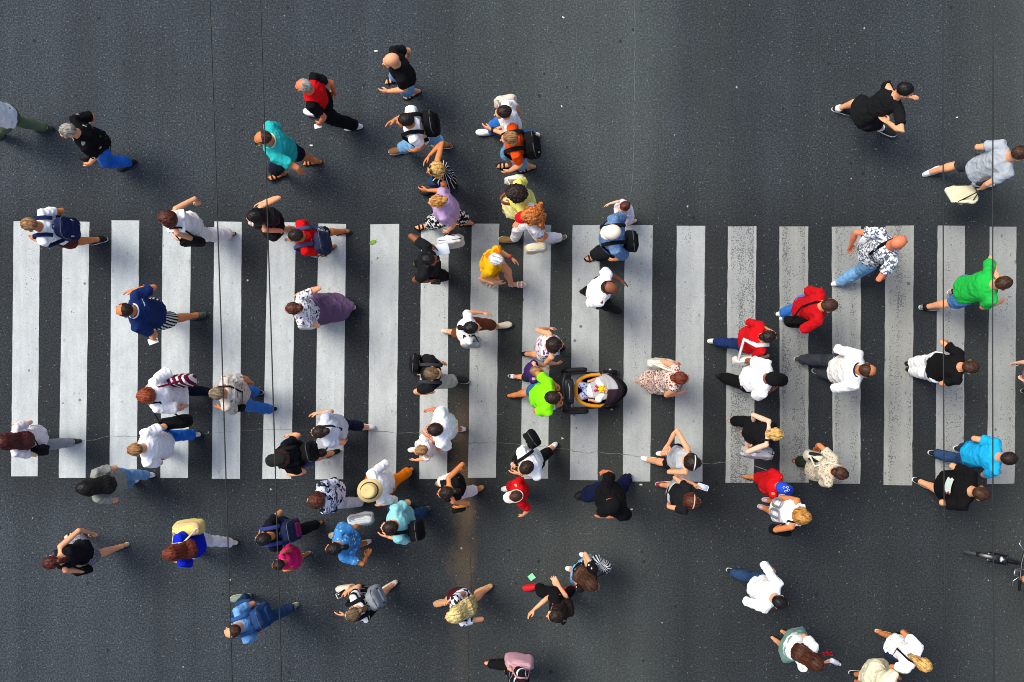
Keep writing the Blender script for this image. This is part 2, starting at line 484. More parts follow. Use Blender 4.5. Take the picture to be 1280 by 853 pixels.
def torso_rings(q, belly, grow, s0, s1, k=1.):
    S, w = q.S, q.w
    if q.fem: prof = [(-.16, .090, .062), (0, .099, .072), (.12, .094, .069), (.34, .074, .057), (.58, .083, .064), (.74, .088, .070), (.88, .090, .050), (.965, .070, .036), (1.0, .042, .032)]
    else: prof = [(-.16, .085, .060), (0, .092, .068), (.15, .089, .066), (.36, .085, .063), (.6, .096, .066), (.78, .101, .066), (.89, .100, .051), (.965, .078, .038), (1.0, .046, .035)]
    if q.kid: prof = [(s, a * .92, b * 1.0) for s, a, b in prof]
    def at(s):
        for (a, b) in zip(prof, prof[1:]):
            if s <= b[0]:
                t = (s - a[0]) / (b[0] - a[0]); t = max(0, t); return a[1] + (b[1] - a[1]) * t, a[2] + (b[2] - a[2]) * t
        return prof[-1][1:]
    pts, rad = [], []
    ss = [s0] + [p[0] for p in prof if s0 + .02 < p[0] < s1 - .02] + [s1]
    for s in ss:
        a, b = at(s)
        bl = belly * math.exp(-((s - .22) / .28) ** 2) * S
        wk = 1 + (w - 1) * (1 if s < .9 else .5)
        pts.append(q.pel + q.UPv * (q.tl * s) + q.Fb * (bl * .6 + (.006 * S if s > .9 else 0)))
        rad.append((a * S * wk * k * .95 + grow, b * S * wk * k * .94 + bl * .8 + grow))
    return pts, rad

def queue_person(q, belly):
    S, w = q.S, q.w; wl = .6 + .4 * w; j = {}
    q.belly = belly
    # ---- body
    g = Geo()
    cov = q.top[0] in ('tee', 'long', 'dress'); pts, rad = torso_rings(q, belly, -.006, -.10, 1.0, .90 if cov else .955); g.tube(pts, rad, n=20)
    g.tube([q.N - q.UPv * .05 * S, q.N + V3((.008 * S, 0, .02 * S)), q.hcl + V3((-.012, 0, -.03)) * q.hs], [.042 * S, .032 * S if q.fem else .036 * S, .032 * S if q.fem else .036 * S], n=14)
    am = .88 if q.fem else 1.
    for s in (1, -1):
        A = q.arms[s]
        g.tube([q.N + q.L * (s * q.shw * .35) - q.UPv * .02 * S, A['sh'] + q.L * (s * .004), A['sh'].lerp(A['el'], .4), A['el'], A['el'].lerp(A['wr'], .35), A['wr'] + A['fd'] * .01],
               [.024 * S, .0285 * S * am * wl, .0262 * S * am * wl, .0215 * S * am * wl, .0235 * S * am * wl, .0155 * S * am], n=12)
        G = q.legs[s]; up_an = (G['kn'] - G['an']).normalized(); bk = V3((-.012 * S, 0, 0))
        g.tube([G['hip'] - V3((0, 0, .03)), G['hip'].lerp(G['kn'], .3), G['kn'], G['kn'].lerp(G['an'], .3) + bk, G['kn'].lerp(G['an'], .75), G['an']],
               [.043 * S * wl, .047 * S * wl, .031 * S * wl, .034 * S * wl, .022 * S * wl, .021 * S * wl], n=14)
        g2 = foot_geo(q, s, 'foot')
        o = len(g.v); g.v += g2.v; g.f += [tuple(i + o for i in f) for f in g2.f]; g.m += g2.m
    j['body'] = queue(g, .0125 if S > 1.3 else .010, 4)
    # ---- top
    kind, fab = q.top[0], q.top[1]
    opt = q.top[2] if len(q.top) > 2 else {}
    if kind:
        g = Geo(); hem = opt.get('hem', -.12); topS = opt.get('neck', .985)
        gr = max(.012, opt.get('loose', .012) * .7)
        pts, rad = torso_rings(q, belly, gr, hem if kind != 'dress' else 0, topS)
        rad[0] = (rad[0][0] + opt.get('flare', .006), rad[0][1] + opt.get('flare', .006))
        g.tube(pts, rad, n=22, dome=.25)
        if kind in ('tee', 'dress', 'long', 'vest_sleeve'):
            ln = opt.get('sleeve', .62)
            for s in (1, -1):
                A = q.arms[s]; am = (.9 if q.fem else 1.) * (.6 + .4 * w)
                p = [q.N + q.L * (s * q.shw * .4) - q.UPv * .025 * S, A['sh'] + q.L * (s * .006) + V3((0, 0, .004))]
                r = [.0335 * S, .0350 * S * am + gr * .3]
                if kind == 'long' or ln > 1:
                    e = opt.get('cuff', .95)
                    p += [A['sh'].lerp(A['el'], .5), A['el'], A['el'].lerp(A['wr'], e)]; r += [.0295 * S * am + gr * .4, .0265 * S * am + gr * .4, .020 * S * am + .006]
                elif ln > 0:
                    p += [A['sh'].lerp(A['el'], ln)]; r += [.0310 * S * am + gr * .9]
                g.tube(p, r, n=14, dome=.2)
        elif kind == 'tank':
            for s in (1, -1):
                c = q.L * (s * q.shw * .52)
                d = .066 * S * w + .008
                a = q.pel + q.UPv * (q.tl * (topS - .06))
                g.tube([a + c + q.Fb * d * .9, q.N + c * 1.02 - q.UPv * (.018 * S) + q.Fb * .03 * S, q.N + c - q.UPv * (.012 * S) + V3((-.01, 0, 0)), q.N + c - q.UPv * (.03 * S) - q.Fb * .03 * S, a + c - q.Fb * d * .9], [(.03 * S * opt.get('strap', 1), .016)] * 5, n=10)
        if kind == 'dress': skirt(q, g, opt)
        j['top'] = queue(g, .0115 if S > 1.3 else .0095, 2)
    kind, fab = q.bottom[0], q.bottom[1]
    opt2 = q.bottom[2] if len(q.bottom) > 2 else {}
    if kind:
        g = Geo(); tight = opt2.get('tight', 1.0)
        if kind == 'skirt':
            pts, rad = torso_rings(q, belly, .008, 0, .28); g.tube(pts, rad, n=20, dome=.3); skirt(q, g, opt2)
        else:
            pts, rad = torso_rings(q, belly, -.001, -.10, .22); g.tube(pts, rad, n=20, dome=.5)
            e = {'trousers': 1.94, 'capri': 1.6, 'shorts': opt2.get('len', .92)}[kind]
            for s in (1, -1):
                G = q.legs[s]; lo_ = .006 + .010 * tight
                def pt(t): return G['hip'].lerp(G['kn'], t) if t <= 1 else G['kn'].lerp(G['an'], t - 1) + V3((-.010 * S, 0, 0)) * math.sin((t - 1) * PI)
                def rr(t):
                    kk = [(0, .044), (.3, .049), (1, .035), (1.3, .036), (2, .027)]
                    for a, b in zip(kk, kk[1:]):
                        if t <= b[0]: return (a[1] + (b[1] - a[1]) * (t - a[0]) / (b[0] - a[0])) * S * wl + lo_
                ts = [0, .3, .6] + ([.9, 1., 1.1, 1.3, 1.6] if e > 1.2 else []); ts = [t for t in ts if t < e - .05] + [e]
                fl = .012 if kind == 'shorts' else 0.
                g.tube([G['hip'] + V3((0, 0, .03))] + [pt(t) for t in ts[1:]], [rr(t) + fl * t for t in ts], n=14, dome=.15)
        j['bottom'] = queue(g, .012 if S > 1.3 else .0095, 2)
    # ---- hair
    g = hair_geo(q)
    if g: j['hair'] = queue(g, .0085, 2)
    q.j = j

def skirt(q, g, opt):
    S = q.S; zh = opt.get('z', .30) * S; fl = opt.get('fl', .03) * S
    p0 = q.pel + q.UPv * (q.tl * .12); pts = [p0]; r0 = (.104 * S * q.w + .01, .078 * S * q.w + .01); rad = [r0]
    for t in (.3, .6, .85, 1.):
        z = p0.z + (zh - p0.z) * t; xs, ys = [], []
        for s in (1, -1):
            G = q.legs[s]
            a, b, r = (G['hip'], G['kn'], .055 * S) if z > G['kn'].z else (G['kn'], G['an'], .046 * S)
            k = min(max((z - a.z) / (b.z - a.z + 1e-6), 0), 1); c = a.lerp(b, k); xs += [c.x - r, c.x + r]; ys += [c.y - r, c.y + r]
        cx, cy = (min(xs) + max(xs)) / 2, (min(ys) + max(ys)) / 2
        dx, dy = (max(xs) - min(xs)) / 2 + .012 + fl * t, (max(ys) - min(ys)) / 2 + .012 + fl * t
        pts.append(V3((cx, cy, z))); rad.append((max(dy, r0[0] * .9), max(dx, r0[1] * .9)))
    # keep rings horizontal: one tube per ring pair along z
    i0 = len(g.v); n = 26
    for c, (ra, rb) in zip(pts, rad):
        for k in range(n):
            th = 2 * PI * k / n; wv = 1 + .05 * math.sin(th * 6 + q.seed) * (1 if c is pts[-1] else .5)
            g.v.append(V3((c.x + rb * math.cos(th) * wv, c.y + ra * math.sin(th) * wv, c.z)))
    for i in range(len(pts) - 1):
        for k in range(n):
            m = (k + 1) % n; g.face((i0 + i * n + k, i0 + (i + 1) * n + k, i0 + (i + 1) * n + m, i0 + i * n + m))
    g.face([i0 + k for k in range(n)]); g.face([i0 + (len(pts) - 1) * n + n - 1 - k for k in range(n)])

def foot_geo(q, s, what):
    G = q.legs[s]; FL = G['FL']; fn = G['fn']; g = Geo()
    if what == 'foot':
        k = .86
        g.tube([(-.66 * FL, 0, .05 * FL + .012), (-.5 * FL, 0, .22 * FL), (-.25 * FL, 0, .17 * FL), (0, .004 * s, .10 * FL), (.14 * FL, .004 * s, .085 * FL)],
               [(.10 * FL, .10 * FL), (.115 * FL, .19 * FL), (.13 * FL, .13 * FL), (.165 * FL, .085 * FL), (.14 * FL, .055 * FL)], n=12)
        g.tube([(-.5 * FL, 0, .2 * FL), (-.5 * FL, 0, .36 * FL)], [.11 * FL, .115 * FL], n=12)
        for i, y in enumerate((.095, .045, .0, -.042, -.083)):
            g.tube([(.08 * FL, y * s * FL, .075 * FL), ((.27 - i * .022 - (0.0 if i else -.01)) * FL, y * s * FL, .055 * FL)], .034 * FL if i == 0 else .024 * FL, n=7)
    elif what == 'shoe':
        g.tube([(-.70 * FL, 0, .17 * FL), (-.55 * FL, 0, .20 * FL), (-.3 * FL, 0, .18 * FL), (0, .01 * FL * s, .13 * FL), (.18 * FL, .012 * FL * s, .10 * FL), (.27 * FL, .012 * FL * s, .085 * FL)],
               [(.11 * FL, .16 * FL), (.14 * FL, .20 * FL), (.155 * FL, .17 * FL), (.185 * FL, .115 * FL), (.16 * FL, .08 * FL), (.10 * FL, .055 * FL)], n=16)
        g.tube([(-.5 * FL, 0, .25 * FL), (-.5 * FL, 0, .40 * FL)], [.135 * FL, .125 * FL], n=14, dome=.2)
        g.mi = 1; out = [(-.80, .0), (-.76, -.09), (-.62, -.135), (-.35, -.15), (-.05, -.185), (.12, -.175), (.26, -.11), (.325, .0), (.29, .11), (.14, .18), (-.05, .19), (-.35, .155), (-.62, .135), (-.76, .09)]
        slab(g, [(x * FL, y * FL) for x, y in out], .0, .095 * FL)
    elif what == 'sandal':
        g.mi = 1; out = [(-.76, .0), (-.72, -.08), (-.6, -.115), (-.35, -.11), (-.05, -.17), (.12, -.165), (.26, -.11), (.33, .0), (.31, .10), (.14, .165), (-.05, .17), (-.35, .115), (-.6, .115), (-.72, .08)]
        slab(g, [(x * FL, y * FL) for x, y in out], .0, .05 * FL); g.mi = 0
        for x, r, h in ((.06, .19, .19), (-.14, .165, .27), (-.48, .14, .38)):
            pts = [(x * FL, r * FL * math.cos(a), .04 * FL + (h - .02) * FL * math.sin(a)) for a in (0, .4, .8, 1.2, PI / 2, PI - 1.2, PI - .8, PI - .4, PI)]
            g.tube(pts, (.048 * FL, .016 * FL), V3((1, 0, 0)), n=6)
    g.v = [fn(p) for p in g.v]
    return g
def slab(g, out, z0, z1):
    n = len(out); i0 = len(g.v)
    for z, k in ((z0, .96), (z0 + (z1 - z0) * .25, 1.), (z1, .98)):
        for p in out: g.v.append(V3((p[0] * k, p[1] * k, z)))
    # split lengthwise so that the sole can bend at the ball
    for lay, rev in ((0, 1), (2, 0)):
        h = n // 2
        for i in range(h):
            a, b, c, d = i, i + 1, n - 1 - i, (n - i) % n
            f = [a, b, c, d] if len({a, b, c, d}) == 4 else [x for k, x in enumerate([a, b, c, d]) if x not in [a, b, c, d][:k]]
            if len(f) < 3: continue
            f = [i0 + lay * n + x for x in f]; g.face(f[::-1] if rev else f)
    for lay in (0, 1):
        for i in range(n):
            k = (i + 1) % n; a = i0 + lay * n; g.face((a + i, a + k, a + n + k, a + n + i))

def smooth01(x): x = max(0., min(1., x)); return x * x * (3 - 2 * x)
def hair_geo(q):
    st = q.hair[0]
    if st in ('bald', 'covered'): return None
    g = Geo(); M = q.HM
    th = {'short': .006, 'buzz': .002, 'medium': .013, 'long': .010, 'bob': .013, 'pony': .007, 'bun': .007, 'curly': .045, 'receding': .005, 'ring': .005, 'bigcurly': .030}[st]
    rnd = random.Random(q.seed)
    def fn(p):
        d = V3((p.x / .098, p.y / .077, p.z / .086)).normalized()
        az = abs(math.atan2(d.y, d.x))
        if az < .9: lim = .44
        elif az < 1.55: lim = .44 + (-.15 - .44) * (az - .9) / .65
        else: lim = -.15 + (-.68 + .15) * min(1, (az - 1.55) / .5)
        if st in ('bob', 'medium', 'long', 'curly', 'bigcurly') and az > 1.2: lim -= .22
        f = smooth01((d.z - lim) / .16 + .5)
        if st in ('receding', 'ring'):
            cr = smooth01((d.z - .45) / .25) * (smooth01((d.x + (.15 if st == 'receding' else .75)) / .35))
            f *= 1 - cr
        rid = 1 + .035 * noise.noise(V3((d.x * 6 + q.seed, d.y * 6, d.z * 3)))
        k = (1 + th / .085 * rid) * f + .80 * (1 - f)
        return p * k
    g.sq(M @ T(-.012, 0, .032), .098, .077, .086, 1, 1, 40, 24, fn)
    B = lambda x, y, z: M @ V3((x, y, z))
    S = q.S; hr = q.hs
    back = lambda t, d, y=0: q.pel + q.UPv * (q.tl * t) - q.Fb * d + V3((0, y, 0))
    dep = .078 * S * q.w + .028
    ln = q.hair[2] if len(q.hair) > 2 else None
    if st == 'long':
        t1 = ln if ln is not None else .62
        p = [B(-.07, 0, .05), B(-.088, 0, -.04), back(1.0, .055 * S), back(.90, dep * .95)]; r = [(.075 * hr, .04 * hr), (.10 * hr, .045 * hr), (.118 * hr, .042), (.128 * hr, .034)]
        n_ = 3
        for i in range(1, n_ + 1):
            t = .90 + (t1 - .90) * i / n_; p.append(back(t, dep + .012, rnd.uniform(-.012, .012))); r.append(((.128 - .045 * i / n_) * hr, .028))
        g.tube(p, r, n=18)
        for s in (1, -1): g.tube([B(-.02, s * .072, .03), B(-.03, s * .088, -.05), B(-.045, s * .085, -.12)], [(.03 * hr, .05 * hr)] * 2 + [(.022 * hr, .04 * hr)], V3((0, 1, 0)), n=10)
    elif st in ('bob', 'medium'):
        g.tube([B(-.06, 0, .05), B(-.075, 0, -.04), B(-.07, 0, -.11)], [(.078 * hr, .045 * hr), (.09 * hr, .045 * hr), (.075 * hr, .03 * hr)], n=16)
        for s in (1, -1): g.tube([B(-.005, s * .07, .03), B(-.012, s * .086, -.04), B(-.02, s * .08, -.10)], [(.03 * hr, .045 * hr)] * 3, n=10)
    elif st == 'pony':
        g.tube([B(-.09, 0, .05), B(-.13, 0, .045), B(-.155, .01, -.02), B(-.15, .015, -.09), B(-.13, .01, -.16), B(-.12, 0, -.21)], [.018 * hr, .030 * hr, .036 * hr, .034 * hr, .025 * hr, .009], n=12)
    elif st == 'bun':
        g.sq(M @ T(-.118, 0, .055), .042, .046, .042, 1, 1, 14, 10)
    elif st in ('curly', 'bigcurly'):
        for i in range(150 if st == 'bigcurly' else 90):
            a, b = rnd.uniform(-PI, PI), rnd.uniform(-.35, 1)
            d = V3((math.cos(a) * math.sqrt(1 - b * b), math.sin(a) * math.sqrt(1 - b * b), b))
            if d.x > .55 and d.z < .45: continue
            rr = rnd.uniform(.012, .024)
            if st == 'bigcurly':
                if (d.x > .2 and d.z > .1) or (q.hat and d.z > .15): continue
                R_ = 1.35 if d.x < .2 else 1.15
            else: R_ = 1.42
            g.sq(M @ T(-.015 + d.x * .098 * R_, d.y * .08 * R_, .03 + d.z * .086 * (R_ - .02)), rr, rr, rr, 1, 1, 7, 5)
        if st == 'bigcurly':
            for i in range(120):
                t = rnd.random(); a = rnd.uniform(-1, 1)
                g.sq(M @ T(-.10 - .07 * t * (1 - abs(a) * .5) + rnd.uniform(-.03, .02), a * (.09 + .09 * t), .03 - .19 * t + rnd.uniform(-.02, .02)), *(3 * [rnd.uniform(.016, .03)]), 1, 1, 7, 5)
            g.tube([B(-.08, 0, .05), B(-.125, 0, -.05), B(-.14, 0, -.15)], [(.08, .05), (.13, .06), (.12, .045)], n=14)
    return g
# ---------------------------------------------------------------- turning the queued geometry into people
def hand_part(q, s):
    A = q.arms[s]; X = A['fd']; S = q.S
    th = V3((1, 0, 0)) if abs(X.x) < .75 else V3((0, -s * .3, 1))
    Y = (th - X * th.dot(X)).normalized(); Z = X.cross(Y)
    # palm (-Z) must face the body's midline
    med = V3((0, -s, 0)) if abs(X.x) < .75 else V3((0, -s, -.6))
    if (-Z).dot(med) < 0: Z = -Z
    k = .096 * S / .175
    M = Matrix(((X.x, Y.x, Z.x, A['wr'].x), (X.y, Y.y, Z.y, A['wr'].y), (X.z, Y.z, Z.z, A['wr'].z), (0, 0, 0, 1))) @ Matrix.Scale(k, 4)
    return xform(HAND_GRIP if A['grip'] else HAND_OPEN, M)

def finish_person(q, R):
    hairh = HAIRC.get(q.hair[1], q.hair[1]) if len(q.hair) > 1 else '#30221a'
    sm = skinmat(SKIN.get(q.skin, q.skin))
    eyew = plainmat('eye_white', '#e8e4dc', .3, .5); dk = plainmat('brow_and_iris', '#241a14', .5, .4)
    c = SKIN.get(q.skin, q.skin); lip = plainmat('lips', '#%02x%02x%02x' % (int(int(c[1:3], 16) * .85), int(int(c[3:5], 16) * .55), int(int(c[5:7], 16) * .55)), .5, .4)
    body = R[q.j['body']]
    parts = [body, xform(HEAD, q.HM)] + [xform(e, q.HM) for e in EYES] + [hand_part(q, 1), hand_part(q, -1)]
    me = join('person', parts, [sm, eyew, dk, lip])
    o = link('person', me, None, q.M); tag(o, q.label, 'person', q.group); q.o = o
    if 'top' in q.j:
        p = crumple(R[q.j['top']], .0125 * q.S / 1.7, 7.5, q.seed)
        nm = {'tee': 'shirt', 'long': 'long_sleeved_shirt', 'tank': 'sleeveless_top', 'dress': 'dress', 'vest_sleeve': 'shirt'}[q.top[0]]
        link(nm, join(nm, [p], [fabric(q.top[1])]), o)
    if 'bottom' in q.j:
        p = crumple(R[q.j['bottom']], .0105 * q.S / 1.7, 8, q.seed + 50)
        nm = q.bottom[0]; link(nm, join(nm, [p], [fabric(q.bottom[1])]), o)
    if 'hair' in q.j:
        p = crumple(R[q.j['hair']], {'buzz': .0015, 'receding': .003, 'ring': .003, 'short': .0045, 'curly': .012, 'bigcurly': .012}.get(q.hair[0], .0065), 34 if q.hair[0] not in ('curly', 'bigcurly') else 36, q.seed + 90, (1, 1, .35) if 'curly' not in q.hair[0] else (1, 1, 1))
        link('hair', join('hair', [p], [hairmat(hairh)]), o)
    sk, c1, c2 = q.shoes
    if sk:
        for s in (1, -1):
            g = foot_geo(q, s, sk)
            link(sk, g.mesh(sk, [plainmat('shoe_upper', c1, .7, .3), plainmat('shoe_sole', c2, .8, .2)]), o)
            if sk == 'shoe' and q.bottom[0] not in ('trousers',) and q.extra and 'sock' in q.extra:
                G = q.legs[s]; d = (G['kn'] - G['an']).normalized(); gg = Geo()
                gg.tube([G['an'] - d * .03, G['an'] + d * .03], [.0275 * q.S, .0265 * q.S], n=12, dome=.1)
                link('sock', gg.mesh('sock', [fabric(q.extra['sock'])]), o)
    if q.hat: hat(q, o)
    if q.glasses:
        g = Geo()
        if q.glasses == 'head': A = q.HM @ T(.045, 0, .118) @ Matrix.Rotation(-.7, 4, 'Y')
        else: A = q.HM @ T(.098, 0, .006)
        for s in (1, -1):
            g.sq(A @ T(0, s * .034, 0), .008, .030, .022, .6, .6, 14, 8)
            g.tube([A @ V3((0, s * .062, .004)), A @ V3((-.05, s * .082, .004)), A @ V3((-.11, s * .080, -.004))], .0045, n=6)
        g.tube([A @ V3((.003, -.012, .004)), A @ V3((.003, .012, .004))], .004, n=6)
        link('sunglasses', g.mesh('sunglasses', [plainmat('dark_lens', '#0b0b0d', .12, .7)]), o)
    if q.extra:
        e = q.extra
        if 'belt' in e:
            pts, rad = torso_rings(q, q.belly, .016, .22, .32); g = Geo(); g.tube(pts, rad, n=24, dome=.1); link('belt', g.mesh('belt', [fabric(e['belt'])]), o)
        if 'watch' in e:
            s, cc = e['watch']; A = q.arms[s]; g = Geo(); g.tube([A['wr'] - A['fd'] * .035, A['wr'] - A['fd'] * .008], .0225 * q.S, n=12, dome=.1); link('watch_strap', g.mesh('watch_strap', [plainmat('strap', cc)]), o)
        if 'collar' in e:
            g = Geo(); up = q.UPv; c = q.N + up * .004; pts = [c + q.Fb * (.046 * q.S * math.cos(a) + .008) + q.L * (.050 * q.S * math.sin(a)) - up * (.018 * q.S * math.cos(a)) for a in [2 * PI * i / 18 for i in range(18)]]
            g.tube(pts, (.012, .010), V3((0, 0, 1)), n=8, closed=True); link('collar', g.mesh('collar', [fabric(e['collar'])]), o)
        if 'headband' in e:
            g = Geo(); M = q.HM @ T(-.012, 0, .032)
            pts = [M @ V3((.012 - .02 * math.sin(a), .093 * math.cos(a), .104 * math.sin(a))) for a in [PI * i / 12 for i in range(13)]]
            g.tube(pts, (.008, .005), V3((1, 0, 0)), n=6); link('hairband', g.mesh('hairband', [plainmat('band', e['headband'])]), o)
        if 'backmark' in e: e['backmark'](q, o)
        if 'stripes' in e:      # piping lines across back and shoulders
            for t in (.55, .86):
                pts, rad = torso_rings(q, q.belly, .0155, t, t + .03); g = Geo(); g.tube(pts, rad, n=28, dome=.05)
                link('shirt_stripe', g.mesh('shirt_stripe', [fabric(e['stripes'])]), o)
    for b in q.bags: bag(q, b)

def hat(q, o):
    st = q.hat[0]; M = q.HM; c = fabric(q.hat[1]); g = Geo()
    if st in ('cap', 'flat'):
        bk = q.hat[2] if len(q.hat) > 2 else None
        g.sq(M @ T(-.012, 0, .045), .112, .092, .090, 1, 1, 26, 14, lambda p: V3((p.x, p.y, max(p.z, -.012))))
        pts = [(.06, -.085), (.12, -.078), (.172, -.045), (.185, 0), (.172, .045), (.12, .078), (.06, .085)]
        if q.hat[0] == 'flat': pts = [(x * .72, y) for x, y in pts]
        g.poly(pts, 0, .006, M @ T(0, 0, .042) @ Matrix.Rotation(.16, 4, 'Y'))
        g.sq(M @ T(-.012, 0, .137), .008, .008, .005, 1, 1, 8, 5)
        h = link('cap', g.mesh('cap', [c]), o)
        if bk:
            for (x, y, r, w_) in ((.055, 0, .024, .008), (.02, .035, .02, .008), (.015, -.03, .02, .007), (-.035, .012, .018, .006)):
                gg = Geo(); zz = lambda X, Y: .045 + .0915 * math.sqrt(max(0, 1 - ((X + .012) / .113) ** 2 - (Y / .093) ** 2))
                p = [M @ V3((x + r * math.cos(a), y + r * .8 * math.sin(a), zz(x + r * math.cos(a), y + r * .8 * math.sin(a)))) for a in [1.6 * PI * i / 10 for i in range(11)]]
                gg.tube(p, (w_, .003), V3((0, 0, 1)), n=6); link('cap_emblem', gg.mesh('cap_emblem', [plainmat('emblem', bk)]), h)
    elif st in ('straw', 'sun'):
        def ringpts(prof, n=36):
            i0 = len(g.v)
            for r, z in prof:
                for k in range(n):
                    a = 2 * PI * k / n; g.v.append(M @ V3((-.012 + r * 1.12 * math.cos(a), r * math.sin(a), z + .010 * math.sin(2 * a) * (r > .12))))
            for i in range(len(prof) - 1):
                for k in range(n):
                    m = (k + 1) % n; g.face((i0 + i * n + k, i0 + i * n + m, i0 + (i + 1) * n + m, i0 + (i + 1) * n + k))
            g.face([i0 + (len(prof) - 1) * n + k for k in range(n)])
        B = q.hat[2] if len(q.hat) > 2 else .155
        ringpts([(.088, .035), (B, .028), (B + .002, .033), (.096, .046), (.092, .10), (.085, .135), (.066, .148), (.035, .143), (.01, .135)])
        h = link('straw_hat' if st == 'straw' else 'sun_hat', g.mesh('hat', [c]), o)
        gg = Geo(); pts = [M @ V3((-.012 + .097 * 1.12 * math.cos(a), .097 * math.sin(a), .058)) for a in [2 * PI * i / 28 for i in range(28)]]
        gg.tube(pts, (.004, .014), V3((0, 0, 1)) , n=6, closed=True); link('hat_band', gg.mesh('hat_band', [fabric(q.hat[3] if len(q.hat) > 3 else '#1a1a1a')]), h)
    elif st == 'visor':
        pts = [(.04, -.088), (.11, -.082), (.165, -.05), (.18, 0), (.165, .05), (.11, .082), (.04, .088)]
        g.poly(pts, 0, .006, M @ T(0, 0, .035) @ Matrix.Rotation(.12, 4, 'Y'))
        pts = [M @ V3((-.012 + .108 * math.cos(a), .088 * math.sin(a), .045)) for a in [2 * PI * i / 26 for i in range(26)]]
        g.tube(pts, (.004, .005), V3((0, 0, 1)), n=6, closed=True)
        link('visor', g.mesh('visor', [c]), o)

